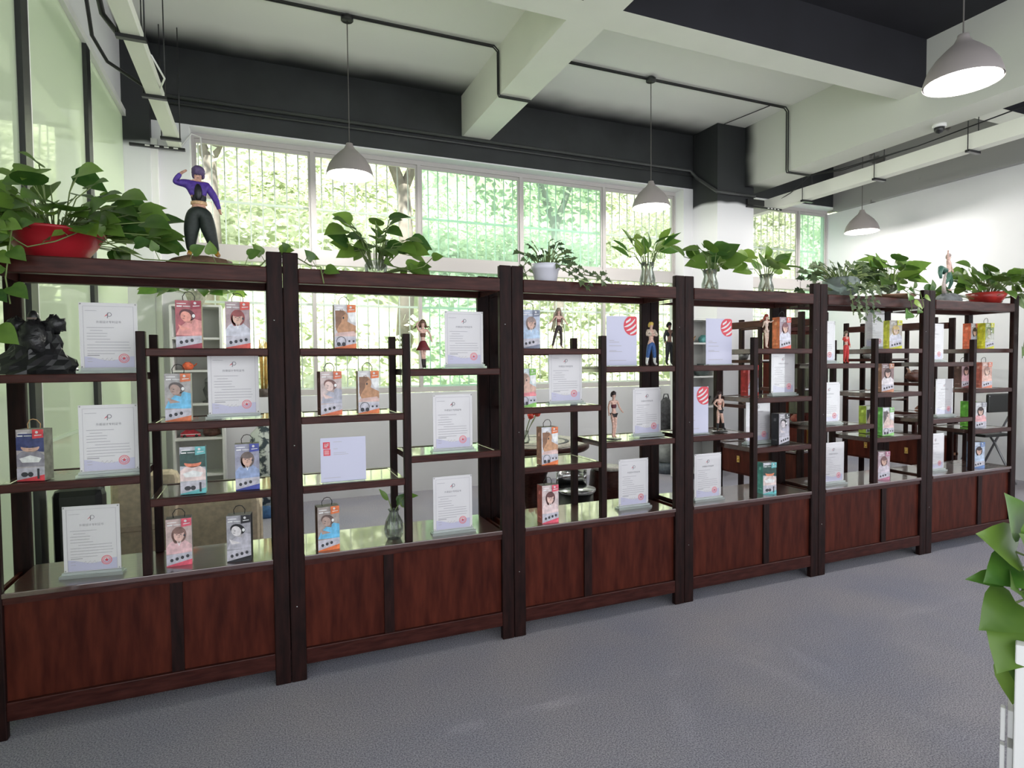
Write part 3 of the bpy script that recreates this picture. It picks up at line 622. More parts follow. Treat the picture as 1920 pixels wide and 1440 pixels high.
pbox(1472, 652, 1.572, .06, 0, 'orange-sided box beside the pale winged figurine', 'portrait', (.75, .12, .09), (.72, .20, .08), bgc=(.36, .28, .32), hair=(.20, .08, .09), shirt=(.60, .60, .70))
pbox(1412, 747, 1.25, .20, .1, 'plain red box showing its side behind the divider', 'lean', RED, (.55, .05, .05), bgc=(.4, .1, .1), handle=0)
pbox(1470, 826, .922, .06, .07, 'black box with a grey printed face, beside a half-hidden certificate', 'lean', BLK, BLK, bgc=(.35, .33, .36), hair=(.01, .01, .012), skin=(.62, .56, .58), shirt=(.45, .43, .50), handle=0)
pbox(1443, 922, .597, .06, -.15, 'teal-sided box with an orange masked face on the base board', 'cap', TEA, (.12, .40, .36), bgc=(.55, .55, .60), hair=(.03, .08, .07), skin=(.82, .26, .14), shirt=(.75, .62, .60), handle=0)
pbox(1679, 652, 1.572, .07, -.28, 'bright yellow-sided box with a blond head', 'portrait', YEL, YEL, bgc=(.42, .38, .33), hair=(.55, .40, .16), skin=(.60, .44, .34), shirt=(.58, .58, .66), handle=0)
pbox(1664, 735, 1.25, .07, -.23, 'copper-sided box with a close-up face', 'portrait', (.55, .25, .15), (.42, .20, .13), bgc=(.25, .16, .16), hair=(.06, .03, .03), skin=(.66, .42, .36), shirt=(.70, .65, .68), handle=0)
pbox(1665, 819, .922, .07, -.16, 'vivid green-sided box with white print', 'profile', (.30, .62, .22), (.16, .52, .10), bgc=(.66, .68, .70), hair=(.12, .10, .10), skin=(.72, .55, .50), shirt=(.72, .5, .5), handle=0)
pbox(1657, 893, .597, .06, -.2, 'pinkish box on the base board beside a black post', 'portrait', (.5, .2, .3), (.2, .1, .12), bgc=(.48, .36, .40), hair=(.2, .1, .1), shirt=(.62, .55, .62), handle=0)
pbox(1632, 818, .922, .24, 0, 'lime green box seen past the divider, behind the vivid green one', 'profile', (.40, .55, .10), (.38, .50, .06), bgc=(.6, .65, .5), handle=0)
pbox(1827, 652, 1.572, .14, 0, 'orange-red sided box behind the end divider', 'portrait', (.75, .20, .08), (.80, .16, .07), bgc=(.4, .35, .36), handle=1)
pbox(1855, 651, 1.572, .07, -.08, 'acid yellow-sided box with a leafy picture, on the end shelf', 'lean', YEL, (.72, .70, .04), bgc=(.25, .30, .12), hair=(.10, .14, .06), skin=(.35, .33, .2), shirt=(.5, .5, .45))
pbox(1811, 726, 1.25, .18, -.1, 'dark-sided box with a pink portrait behind the end divider', 'portrait', (.3, .12, .12), (.12, .06, .05), bgc=(.4, .28, .30), shirt=(.72, .45, .5))
pbox(1850, 727, 1.25, .07, -.18, 'salmon-sided box on the end shelf above the green one', 'portrait', (.78, .25, .16), (.72, .22, .15), bgc=(.55, .32, .26), hair=(.35, .2, .16), skin=(.72, .48, .38), shirt=(.72, .45, .38))
pbox(1822, 800, .922, .18, 0, 'bright green box seen past the end divider', 'profile', GRN, (.20, .62, .08), bgc=(.5, .6, .5), handle=0)
pbox(1838, 802, .922, .06, -.3, 'white and grey box before the folding chair', 'portrait', (.4, .4, .45), (.5, .5, .52), bgc=(.60, .60, .62), shirt=(.75, .4, .42), handle=0)
pbox(1835, 875, .597, .06, -.3, 'blue-white box on the base board of the end shelf', 'portrait', (.15, .25, .5), (.2, .3, .45), bgc=(.45, .52, .65), shirt=(.5, .6, .75), handle=0)
#NEXT3
# ------------------------------------------------------------------ figurines
def skinobj(name, J, edges, rad, m, parent, root, sub=2):
    names = list(J); idx = {n: i for i, n in enumerate(names)}
    me = bpy.data.meshes.new(name); me.from_pydata([J[n] for n in names], [(idx[a], idx[b]) for a, b in edges], []); me.materials.append(m)
    o = link(name, me, parent); sk = o.modifiers.new('Skin', 'SKIN'); sk.use_smooth_shade = True
    for n, i in idx.items():
        d = me.skin_vertices[0].data[i]; r = rad[n]; d.radius = (r, r) if not isinstance(r, tuple) else r; d.use_root = n == root
    ss = o.modifiers.new('Subdivision', 'SUBSURF'); ss.levels = sub; ss.render_levels = sub
    return o
def figurine(loc, h, label, pose=None, skin=(.66, .42, .34), top=None, bottom=None, boots=None, hair=(.05, .03, .03), longhair=0, base=None, rz=0, skirt=None, slim=1.0, cape=None, group='figurines on the shelves', sleeves=True, bag=1.28, shorts=None, shirt=None, hairk=1.0, name='figurine'):
    t = empty(name, loc, rz); tag(t, label, 'figurine', group); t.scale = (h, h, h)
    J = dict(pelvis=(0, 0, .51), spine=(0, 0, .62), waist=(0, 0, .575), chest=(0, 0, .735), neck=(0, 0, .835), head=(0, -.004, .885), crown=(0, 0, .955))
    D = dict(shl=(-.088, 0, .785), ell=(-.125, .01, .655), wrl=(-.135, -.03, .53), hal=(-.137, -.04, .475), shr=(.088, 0, .785), elr=(.125, .01, .655), wrr=(.135, -.03, .53), har=(.137, -.04, .475),
             hil=(-.045, 0, .49), knl=(-.062, -.01, .27), anl=(-.07, .012, .05), tol=(-.078, -.06, .02), hir=(.045, 0, .49), knr=(.062, -.01, .27), anr=(.07, .012, .05), tor=(.078, -.06, .02))
    J.update(D); J.update(pose or {})
    s = slim; R = dict(waist=(.048*s, .04*s), pelvis=(.062*s, .05*s), spine=(.052*s, .04*s), chest=(.070*s, .048*s), neck=.024, head=(.042, .046), crown=(.036, .040), shl=.032*s, ell=.024*s, wrl=.017, hal=(.018, .012), shr=.032*s, elr=.024*s, wrr=.017, har=(.018, .012),
             hil=.046*s, knl=.034*s, anl=.022, tol=.017, hir=.046*s, knr=.034*s, anr=.022, tor=.017)
    E_ = [('pelvis', 'waist'), ('waist', 'spine'), ('spine', 'chest'), ('chest', 'neck'), ('neck', 'head'), ('head', 'crown')]
    for q in 'lr': E_ += [('chest', 'sh'+q), ('sh'+q, 'el'+q), ('el'+q, 'wr'+q), ('wr'+q, 'ha'+q), ('pelvis', 'hi'+q), ('hi'+q, 'kn'+q), ('kn'+q, 'an'+q), ('an'+q, 'to'+q)]
    b = skinobj('body', J, E_, R, cm(skin, .45), t, 'pelvis')
    def sub(keys, edges, k, nm, col, root):
        rr = {n: tuple(x*k for x in R[n]) if isinstance(R[n], tuple) else R[n]*k for n in keys}
        skinobj(nm, {n: J[n] for n in keys}, edges, rr, cm(col, .55), t, root)
    if bottom:
        ks = ['waist', 'pelvis', 'hil', 'knl', 'anl', 'hir', 'knr', 'anr']; J['pelvis0'] = None; J.pop('pelvis0')
        sub(ks, [('waist', 'pelvis'), ('pelvis', 'hil'), ('hil', 'knl'), ('knl', 'anl'), ('pelvis', 'hir'), ('hir', 'knr'), ('knr', 'anr')], bag, 'trousers', bottom, 'pelvis')
    if shirt: sub(['waist', 'spine', 'chest'], [('waist', 'spine'), ('spine', 'chest')], 1.14, 'shirt', shirt, 'chest')
    if shorts: sub(['pelvis', 'hil', 'hir'], [('pelvis', 'hil'), ('pelvis', 'hir')], 1.12, 'shorts', shorts, 'pelvis')
    if top:
        ks = ['spine', 'chest']+(['shl', 'ell', 'wrl', 'shr', 'elr', 'wrr'] if sleeves else [])
        sub(ks, [('spine', 'chest')]+([('chest', 'shl'), ('shl', 'ell'), ('ell', 'wrl'), ('chest', 'shr'), ('shr', 'elr'), ('elr', 'wrr')] if sleeves else []), 1.25, 'jacket' if sleeves else 'bodice', top, 'chest')
    if boots:
        for q in 'lr':
            kn = Vector(J['kn'+q]); an = Vector(J['an'+q]); J['bt'+q] = tuple(an.lerp(kn, .75)); R['bt'+q] = .031*s
            sub(['bt'+q, 'an'+q, 'to'+q], [('bt'+q, 'an'+q), ('an'+q, 'to'+q)], 1.32, 'boot', boots, 'an'+q)
    if skirt:
        mb = MB(); mb.lathe([(.062*s, .56), (.075, .52), (.11, .44), (.145, .37), (.14, .368), (.06, .50)], 18, jit=.12); mb.build('skirt', cm(skirt, .6), t)
    hx, hy, hz_ = J['crown']
    mb = MB(); mb.ell((hx, hy+.006, hz_-.012), (.056*hairk, .058*hairk, .052*hairk), 14, 8, jit=.14)
    for a in range(9):
        th = pi*.08+a*pi*.84/8; mb.ell((hx+.050*cos(th), hy+.006+.05*sin(th), hz_-.045), (.018, .018, .045), 6, 5)
    if longhair:
        for a in range(7):
            th = pi*(.05+.9*a/6); x = hx+.045*cos(th); y = hy+.045*sin(th)
            mb.tube([(x, y, hz_-.02), (x*1.5+.02*cos(th), y+.03, hz_-.12), (x*1.9+.05*cos(th), y+.05, hz_-longhair*.6), (x*2.2+.09*cos(th), y+.06, hz_-longhair)], .026, 6, r2=.006)
    mb.build('hair', cm(hair, .5), t)
    hx, hy, hz_ = J['head']
    mb = MB(); mb.ell((hx-.017, hy-.044, hz_+.008), (.007, .004, .006), 8, 5); mb.ell((hx+.017, hy-.044, hz_+.008), (.007, .004, .006), 8, 5); mb.ell((hx, hy-.043, hz_-.024), (.011, .003, .003), 8, 5); mb.build('face_features', m_dark, t)
    if base: mb = MB(); base(mb); mb.build('base', base.mat, t)
    return t
def rockbase(col, rx, ry, hgt, n=22):
    def f(mb):
        random.seed(int(rx*1000)); mb.lathe([(rx, -hgt), (rx*1.03, -hgt*.6), (rx*.86, -hgt*.2), (rx*.5, 0.006), (.0001, .01)], n, jit=.18)
        mb.v = [(x, y*ry/rx, z) for x, y, z in mb.v]
    f.mat = mat('rock base', col, .8, noise=.35, nscale=9, bump=.5); return f
def discbase(r):
    def f(mb): mb.lathe([(r, -.02), (r, -.006), (r*.96, 0), (.0001, 0)], 24)
    f.mat = m_blackp; return f
ZT = 1.942
x = onY(376, 487, .19).x
t = figurine((x, .19, ZT+.055), .42, 'large figurine in a purple jacket, one arm raised, on a brown rock base', dict(shl=(-.095, 0, .80), ell=(-.235, -.01, .80), wrl=(-.165, -.02, .90), hal=(-.105, -.02, .94), elr=(.165, .01, .66), wrr=(.205, -.01, .53), har=(.22, -.02, .48), knl=(-.085, -.015, .27), anl=(-.095, .012, .05), tol=(-.11, -.07, .02), knr=(.10, -.015, .27), anr=(.16, .012, .05), tor=(.19, -.06, .02)),
     skin=(.50, .28, .20), top=(.075, .035, .26), bottom=(.015, .022, .018), boots=(.52, .27, .03), hair=(.09, .06, .14), base=rockbase((.17, .10, .06), .34, .26, .131), slim=1.3, bag=1.8, hairk=1.25, shirt=(.012, .012, .016))
mb = MB(); mb.lathe([(.070, .572), (.082, .576), (.082, .606), (.070, .610)], 18); mb.v = [(a, b*.86, c) for a, b, c in mb.v]; mb.build('belt', cm((.62, .40, .22)), t)
mb = MB(); mb.ell((.0, -.052, .70), (.040, .034, .095), 12, 8); mb.build('shirt_front', cm((.012, .012, .016)), t)
# caped dark statuette
x = onY(72, 700, .17).x
t = empty('caped_statuette', (x, .17, 1.467)); tag(t, 'black caped statuette with a ragged spreading cloak on the upper board', 'statuette')
random.seed(4); mb = MB(); n = 26
prof = [(.146, 0), (.140, .018), (.132, .035), (.120, .06), (.112, .08), (.094, .105), (.088, .13), (.076, .155), (.07, .18), (.05, .205)]
mb.lathe(prof, n, jit=.30, smooth=False); mb.v = [(a*1.0, b*.62, c) for a, b, c in mb.v]; mb.build('cape', m_blackp, t)
mb = MB(); mb.ell((0, -.03, .15), (.055, .055, .075), 14, 10, jit=.45); mb.ell((-.06, -.015, .205), (.036, .034, .03), 12, 7, jit=.7); mb.ell((.066, -.015, .21), (.040, .034, .036), 12, 7, jit=.7); mb.build('armour', mat('black armour', (.02, .02, .021), .3, noise=.4, nscale=30, bump=.6), t)
mb = MB(); mb.ell((-.004, -.02, .238), (.021, .023, .029), 12, 8); mb.build('head', m_blackp, t)
mb = MB(); mb.box(-.02, .012, -.044, -.040, .228, .236); mb.build('face', cm((.16, .12, .10)), t)
# shelf figurines
def fig(px, py, zs, yf, h, label, **k):
    p = place(px, py, zs, yf); return figurine((p.x, p.y, p.z+.02*h*0+(.02*h if k.get('base') else .0)+.003), h, label, **k)
fig(794, 691, 1.467, .08, .255, 'slender figurine in a dark red skirt, arm behind the head, by the divider', pose=dict(ell=(-.13, .01, .90), wrl=(-.05, .03, .95), hal=(-.02, .04, .93), elr=(.15, .02, .70), wrr=(.17, -.02, .57), har=(.18, -.03, .53), knr=(.02, -.02, .27), anr=(.03, .01, .05), tor=(.03, -.05, .02), knl=(-.02, -.02, .27), anl=(.0, .01, .05), tol=(-.01, -.05, .02)), top=(.12, .05, .03), skirt=(.16, .02, .025), boots=(.03, .02, .02), sleeves=False, slim=.85, hair=(.14, .08, .05), longhair=.16)
fig(1048, 652, 1.572, .10, .232, 'figurine with very long pale hair and dark stockings beside the pale blue box', pose=dict(ell=(-.17, -.02, .70), wrl=(-.26, -.03, .62), hal=(-.30, -.03, .60), elr=(.16, -.01, .70), wrr=(.22, -.02, .60), har=(.24, -.03, .56), knl=(-.12, -.01, .28), anl=(-.17, .01, .05), tol=(-.19, -.05, .02)), top=(.20, .06, .06), bottom=(.035, .02, .02), sleeves=False, slim=.8, hair=(.30, .25, .18), longhair=.55)
fig(1151, 823, 1.029, .10, .285, 'long-legged figurine in a black swimsuit and ankle boots beside the divider', pose=dict(knl=(-.02, -.02, .27), anl=(-.02, .01, .05), tol=(-.03, -.05, .02), knr=(.03, -.02, .27), anr=(.02, .01, .05), tor=(.03, -.05, .02), elr=(.13, 0, .66), wrr=(.19, -.02, .56), har=(.22, -.03, .53)), top=(.10, .02, .03), shorts=(.015, .012, .014), sleeves=False, slim=.85, base=discbase(.16), hair=(.03, .02, .02))
fig(1221, 685, 1.467, .10, .27, 'figurine with folded arms in blue trousers and white boots before the back post', pose=dict(ell=(-.14, -.03, .68), wrl=(-.02, -.08, .70), hal=(.05, -.08, .71), elr=(.14, -.03, .68), wrr=(.02, -.09, .68), har=(-.05, -.09, .69), knl=(-.09, -.01, .27), anl=(-.12, .01, .05), tol=(-.14, -.06, .02), knr=(.08, -.01, .27), anr=(.10, .01, .05), tor=(.12, -.06, .02)), top=(.55, .45, .36), bottom=(.03, .09, .26), boots=(.7, .7, .66), hair=(.62, .45, .10), slim=1.1)
fig(1255, 684, 1.467, .10, .27, 'dark-clad figurine squeezed beside the paired posts', top=(.03, .03, .035), bottom=(.025, .025, .03), boots=(.03, .03, .03), hair=(.015, .012, .015), skin=(.35, .2, .15), slim=1.05)
fig(1349, 806, 1.029, .12, .262, 'figurine with long dark hair and black thigh-high stockings on a black disc', pose=dict(ell=(-.16, .02, .68), wrl=(-.09, -.03, .60), hal=(-.07, -.04, .58), elr=(.15, .02, .68), wrr=(.09, -.03, .60), har=(.07, -.04, .58), knl=(-.05, -.01, .27), anl=(-.06, .01, .05), knr=(.09, -.01, .27), anr=(.14, .01, .05), tor=(.16, -.05, .02)), boots=(.012, .012, .014), top=(.50, .20, .15), shorts=(.012, .012, .014), sleeves=False, hair=(.04, .02, .02), longhair=.28, base=discbase(.2), slim=.95)
fig(1437, 652, 1.572, .10, .232, 'pale figurine with red hair and outstretched arms beside the orange-sided box', pose=dict(ell=(-.10, .01, .68), wrl=(-.15, -.01, .62), hal=(-.17, -.02, .60), elr=(.17, .01, .76), wrr=(.24, 0, .80), har=(.27, 0, .82), knl=(-.02, 0, .27), anl=(.0, .01, .05), tol=(.0, -.05, .02), knr=(.03, -.01, .27), anr=(.02, .01, .05), tor=(.02, -.05, .02)), skin=(.72, .55, .46), top=(.62, .48, .42), shorts=(.62, .48, .42), sleeves=False, hair=(.32, .05, .03), longhair=.2, slim=.8)
fig(1586, 680, 1.467, .12, .235, 'small figurine in a bright red coat between two certificates', top=(.62, .05, .04), bottom=(.60, .04, .04), boots=(.5, .04, .03), hair=(.16, .12, .08), slim=1.0, pose=dict(ell=(-.15, -.02, .70), wrl=(-.12, -.05, .80), hal=(-.12, -.05, .84)))
# leaping statue on the end shelf
p = place(1778, 556, ZT, .19)
t = figurine((p.x, p.y, ZT+.03+.05), .33, 'leaping bare-chested figurine with a raised arm over a grey rock', dict(ell=(-.16, -.02, .88), wrl=(-.24, -.04, .99), hal=(-.28, -.05, 1.04), elr=(.17, 0, .70), wrr=(.22, -.03, .58), har=(.23, -.04, .54), knl=(-.16, -.05, .36), anl=(-.24, .02, .22), tol=(-.28, -.03, .18), knr=(.10, -.04, .30), anr=(.12, .03, .12), tor=(.14, -.03, .09)), skin=(.68, .46, .40), bottom=(.06, .15, .11), hair=(.35, .28, .26), base=rockbase((.16, .17, .18), .36, .26, .23), slim=1.1, rz=.3)
mb = MB(); mb.tube([(-.12, .05, .55), (-.25, .10, .62), (-.38, .08, .50), (-.42, .05, .36)], .09, 8, r2=.03); mb.build('cloth', cm((.05, .13, .10)), t)
mb = MB(); mb.tube([(-.34, 0, .0), (-.40, 0, .20), (-.30, 0, .42), (-.18, 0, .5)], .05, 8, r2=.02); mb.build('curl', cm((.42, .36, .34)), t)

# ------------------------------------------------------------------ plants
def leafmesh(kind, m):
    if kind == 'heart': T = [(0, 0), (-.06, .22), (.04, .40), (.22, .48), (.45, .43), (.70, .26), (.88, .10), (1, 0)]
    elif kind == 'lance': T = [(0, 0), (.05, .06), (.2, .15), (.42, .20), (.65, .16), (.85, .07), (.95, .025), (1, 0)]
    else: T = [(0, 0), (-.05, .20), (.10, .46), (.28, .26), (.42, .44), (.60, .22), (.82, .10), (1, 0)]
    v = []; f = []; n = len(T)
    for t_, w_ in T:
        c = -.22*max(t_, 0)**2
        v += [(-w_, t_, c+.22*w_), (0, max(t_, 0), c), (w_, t_, c+.22*w_)]
    for i in range(n-1): f += [(3*i, 3*i+1, 3*i+4, 3*i+3), (3*i+1, 3*i+2, 3*i+5, 3*i+4)]
    mb = MB().add(v, f, 0, True); return mb.mesh('leaf', m)
LM = {(k, id(m)): leafmesh(k, m) for k in ('heart', 'lance', 'ivy') for m in (m_leaf, m_leafd, m_leafl)}
def leaf(parent, o, d, nrm, s, kind='heart', m=None):
    m = m or m_leaf; d = Vector(d).normalized(); n = Vector(nrm); x = d.cross(n)
    if x.length < .05: x = d.orthogonal()
    x.normalize(); n = x.cross(d)
    ob = link('leaf', LM[(kind, id(m))], parent); A = Matrix((x, d, n)).transposed().to_4x4(); A.translation = Vector(o)
    ob.matrix_local = A @ Matrix.Diagonal((s, s, s, 1)); return ob
def spray(t, n, R, H, s, seed, kind='heart', m=None, z0=.03, back=.6, up=.3, droop=.5, minr=.1, c0=(0, 0), az=None):
    random.seed(seed); st = MB()
    for i in range(n):
        a = random.uniform(0, 2*pi) if az is None else random.uniform(*az); q = minr+(1-minr)*math.sqrt(random.random())
        e = Vector((c0[0]+R*q*cos(a), c0[1]+R*q*sin(a)*back, z0+H*random.uniform(.25, 1)*(1-.45*q*q)))
        e.x = max(e.x, -1.06-t.location.x); e.y = min(e.y, 3.6-t.location.y)
        b = Vector((c0[0]+.03*cos(a), c0[1]+.03*sin(a), z0-.02)); mid = b.lerp(e, .55)+Vector((0, 0, H*.18))
        st.tube([b, mid, e], .0025, 5)
        d = Vector((cos(a), sin(a)*.7-.3, random.uniform(-droop, up))); nr = Vector((random.uniform(-.4, .4), -.75, random.uniform(.35, 1)))
        leaf(t, e, d, nr, s*random.uniform(.75, 1.2), kind, m)
    o = st.build('stems', m_stem, t)
    return o
def vine(t, pts, s, seed, step=.07, kind='heart', m=None, upright=0):
    random.seed(seed); P = [Vector(p) for p in pts]; mb = MB(); mb.tube(P, .003, 5); acc = 0; side = 1
    for a, b in zip(P, P[1:]):
        L = (b-a).length; k = max(1, int(L/step+.5))
        for i in range(k):
            o = a.lerp(b, (i+.5)/k); side = -side; d0 = (b-a).normalized()
            d = Vector((side*.7+d0.x*.5, -.45, (-.5 if d0.z < -.4 else random.uniform(-.3, .5))+upright)); nr = Vector((random.uniform(-.3, .3), -1, .5))
            pe = o+Vector((side*.015, -.012, .015+.03*upright)); mb.tube([o, pe], .0018, 4)
            leaf(t, pe, d, nr, s*random.uniform(.7, 1.15), kind, m)
    mb.build('vine', m_stem, t)
# red bowl of pothos
x = onY(104, 470, .19).x
t = empty('potted_pothos', (x, .19, ZT)); tag(t, 'wide red bowl of pothos trailing over the shelf end by the glass partition', 'plant')
m_redp = mat('red plastic', (.34, .012, .02), .35)
MB().lathe([(.0001, .004), (.10, 0), (.105, .01), (.15, .07), (.178, .118), (.186, .12), (.186, .13), (.172, .128), (.14, .07), (.0001, .06)], 36).build('bowl', m_redp, t)
MB().lathe([(.168, .112), (.08, .12), (.0001, .122)], 24).build('soil', mat('soil', (.03, .022, .016), .95, bump=.5, nscale=40), t)
spray(t, 46, .33, .30, .115, 11, z0=.11, up=.45); spray(t, 26, .30, .16, .11, 13, z0=.11, up=.2, m=m_leafl); spray(t, 18, .28, .20, .12, 14, z0=.10, minr=.3)
spray(t, 16, .40, .10, .105, 12, z0=.08, droop=1.0, minr=.55)
spray(t, 14, .42, .22, .11, 21, z0=.08, minr=.4, az=(-.6, .6))
for k, (dx, y, zb, sd) in enumerate(((-.13, -.195, -.42, 1), (-.18, -.19, -.30, 2), (-.08, -.20, -.20, 3), (-.20, -.195, -.50, 8))):
    vine(t, [(dx*.8, -.12, .12), (dx, y-.03, .085), (dx-.02, y-.045, zb*.5), (dx-.01, y-.04, zb)], .085, sd)
vine(t, [(.12, -.12, .12), (.05, -.19, .06), (-.04, -.2, .03), (-.1, -.2, .07)], .06, 31, step=.09)
vx = lambda px: onY(px, 490, .05).x - x
vine(t, [(.17, -.10, .10), (vx(270), -.15, .012), (vx(330), -.16, .008), (vx(430), -.16, .008), (vx(488), -.14, .01)], .062, 5, step=.115, upright=.8)
vine(t, [(vx(488), -.14, .01), (vx(505), -.10, .06), (vx(560), -.10, .06), (vx(582), -.15, .02), (vx(598), -.215, .008), (vx(603), -.225, -.07)], .066, 6, step=.07, upright=.35)
# pothos on the second shelf
x = onY(705, 505, .19).x
t = empty('potted_pothos', (x, .19, ZT)); tag(t, 'bushy pothos in a low glass jar standing before the lamp by the partition', 'plant')
MB().lathe([(.045, 0), (.055, .01), (.058, .06), (.045, .085), (.048, .09)], 20).build('jar', m_vase, t)
spray(t, 30, .22, .27, .105, 33, z0=.06, up=.5); spray(t, 9, .26, .05, .06, 34, z0=.04, droop=1, az=(-.7, .8), minr=.5); spray(t, 10, .08, .20, .10, 35, z0=.08)
vine(t, [(.05, -.05, .06), (.15, -.1, .03), (.22, -.12, .05), (.28, -.12, .11)], .06, 36, step=.06)
# white ivy pot
p = place(1023, 525, ZT, .13)
t = empty('potted_ivy', p); tag(t, 'ivy in a white plastic pot on the shelf beam', 'plant')
MB().lathe([(.058, 0), (.062, .005), (.075, .075), (.082, .078), (.085, .108), (.078, .108), (.07, .08), (.0001, .085)], 28).build('pot', mat('white pot', (.72, .72, .80), .45), t)
spray(t, 40, .17, .15, .042, 41, 'ivy', m_leafd, z0=.10, up=.6)
vine(t, [(.05, -.03, .11), (.13, -.05, .10), (.20, -.08, .05), (.26, -.15, .03), (.30, -.16, -.02)], .042, 42, step=.022, kind='ivy', m=m_leafd)
vine(t, [(-.05, -.03, .11), (-.12, -.04, .14), (-.16, -.05, .08), (-.15, -.08, .01)], .038, 43, step=.025, kind='ivy', m=m_leafd)
vine(t, [(.05, -.06, .09), (.10, -.15, .03), (.16, -.158, -.02), (.20, -.158, -.05)], .042, 44, step=.022, kind='ivy', m=m_leafd)
# vase plants
def vaseplant(px, py, label, hv, rv, n, R, H, s, seed, kind='heart', m=None, az=None, up=.9):
    p = place(px, py, ZT, .12); t = empty('vase_plant', p); tag(t, label, 'plant', 'leafy cuttings in glass vases')
    MB().lathe([(rv*.8, 0), (rv, .006), (rv, hv*.35), (rv*.72, hv*.7), (rv*.9, hv), (rv*.82, hv), (rv*.66, hv*.7), (rv*.9, hv*.3), (.0001, .01)], 20).build('vase', m_vase, t)
    mb = MB(); random.seed(seed)
    for i in range(7):
        a = random.uniform(0, 6.28); mb.tube([(rv*.6*cos(a), rv*.6*sin(a), .015), (rv*.3*cos(a+1), rv*.3*sin(a+1), hv*.6), (rv*.4*cos(a), rv*.4*sin(a), hv)], .004, 5)
    mb.build('roots', mat('roots', (.30, .24, .13), .8), t)
    spray(t, n, R, H, s, seed, kind, m, z0=hv, up=up, droop=.2, back=.8, minr=.05, az=az); return t
vaseplant(1214, 531, 'upright leafy plant in a clear waisted vase beside the white pillar window', .155, .048, 16, .13, .17, .13, 51, 'lance', m_leafl, up=1.6)
vaseplant(1331, 541, 'wide-leaved plant in a straight glass vase before the white pillar', .135, .052, 20, .19, .16, .125, 52)
vaseplant(1436, 545, 'sparse pothos cutting in a slim glass bottle past the white pillar', .13, .05, 13, .19, .15, .125, 53, m=m_leafl)
# round ivy planter
p = place(1576, 556, ZT, .12); t = empty('potted_ivy', p); tag(t, 'dense ivy in a round glass planter spilling over the shelf beam', 'plant')
MB().lathe([(.07, 0), (.105, .03), (.125, .08), (.12, .12), (.10, .14), (.095, .14), (.0001, .10)], 24).build('planter', glassy('grey glass', (.55, .62, .60), .05, .8, .35, (.45, .52, .5)), t)
spray(t, 90, .32, .17, .062, 61, 'ivy', m_leafd, z0=.10, up=.6); spray(t, 30, .36, .05, .055, 62, 'ivy', m_leafd, z0=.05, droop=.8, minr=.5)
for k in range(4): vine(t, [(-.10+.07*k, -.08, .10), (-.10+.075*k, -.155, .03), (-.08+.07*k, -.16, -.07-.03*(k % 2)), (-.06+.07*k, -.15, -.14-.05*(k % 2))], .055, 63+k, step=.03, kind='ivy', m=m_leafd)
# pothos on a wooden saucer
p = place(1668, 557, ZT, .12); t = empty('potted_pothos', p); tag(t, 'full pothos on a brown saucer with yellow-green vines over the beam', 'plant')
MB().lathe([(.12, 0), (.17, .02), (.17, .03), (.0001, .02)], 24).build('saucer', cm((.18, .10, .06)), t)
MB().lathe([(.06, .02), (.075, .10), (.07, .10), (.0001, .08)], 20).build('pot', m_vase, t)
spray(t, 44, .28, .27, .135, 71, 'heart', m_leaf, z0=.08, up=.6)
vine(t, [(0, -.06, .10), (-.02, -.16, .03), (.0, -.17, -.08), (-.03, -.15, -.16)], .08, 72, m=m_leafl); vine(t, [(.04, -.06, .10), (.10, -.16, .05), (.13, -.17, -.06), (.06, -.16, -.14)], .06, 73, step=.12, m=m_leafl)
vine(t, [(.18, -.03, .06), (.34, -.05, .03), (.45, -.06, .06)], .09, 74, step=.09, upright=.7)
# bowl on the end shelf
p = place(1850, 562, ZT, .17); t = empty('potted_pothos', p); tag(t, 'red-rimmed bowl of pothos trailing off the far end of the row', 'plant')
MB().lathe([(.0001, .004), (.085, 0), (.12, .05), (.147, .10), (.138, .10), (.0001, .07)], 28).build('bowl', mat('red glaze', (.42, .03, .025), .3, noise=.5, nscale=8), t)
spray(t, 55, .36, .27, .13, 81, z0=.09, up=.6); spray(t, 18, .42, .08, .12, 82, z0=.05, droop=1, minr=.6)
for k, (dx, zb) in enumerate(((.26, -.30), (.33, -.45), (.36, -.75), (.12, -.45))): vine(t, [(dx*.4, -.09, .11), (dx*.8, -.19, .10), (dx, -.205, .06), (dx+.01, -.22, zb*.5), (dx-.02, -.215, zb)], .10, 83+k, step=.10)
# bud vase on the base board
p = place(739, 1004, .597, .10); t = empty('bud_vase', p); tag(t, 'clear cut-glass bud vase with a green sprig on the base board', 'vase')
MB().lathe([(.030, 0), (.036, .004), (.048, .03), (.050, .06), (.042, .095), (.026, .125), (.022, .14), (.030, .152), (.027, .152), (.019, .14), (.038, .095), (.044, .06), (.034, .02), (.0001, .012)], 14, smooth=False).build('vase', m_vase, t)
mb = MB(); mb.tube([(0, 0, .03), (-.01, 0, .15), (-.03, 0, .22)], .0025, 5); mb.tube([(0, 0, .03), (.01, 0, .15), (.05, 0, .21)], .003, 5); mb.build('stems', m_stem, t)
leaf(t, (-.03, 0, .20), (-.35, -.1, .6), (.3, -1, .2), .075, 'lance'); leaf(t, (.05, 0, .21), (.8, -.1, .1), (0, -.7, .6), .08, 'lance', m_leafl); leaf(t, (.03, 0, .18), (.5, -.1, .5), (0, -1, .4), .07, 'heart'); leaf(t, (.04, 0, .19), (.7, 0, -.4), (0, -1, .4), .06, 'heart'); leaf(t, (.02, 0, .165), (.2, -.1, .7), (0, -1, .2), .06, 'lance')
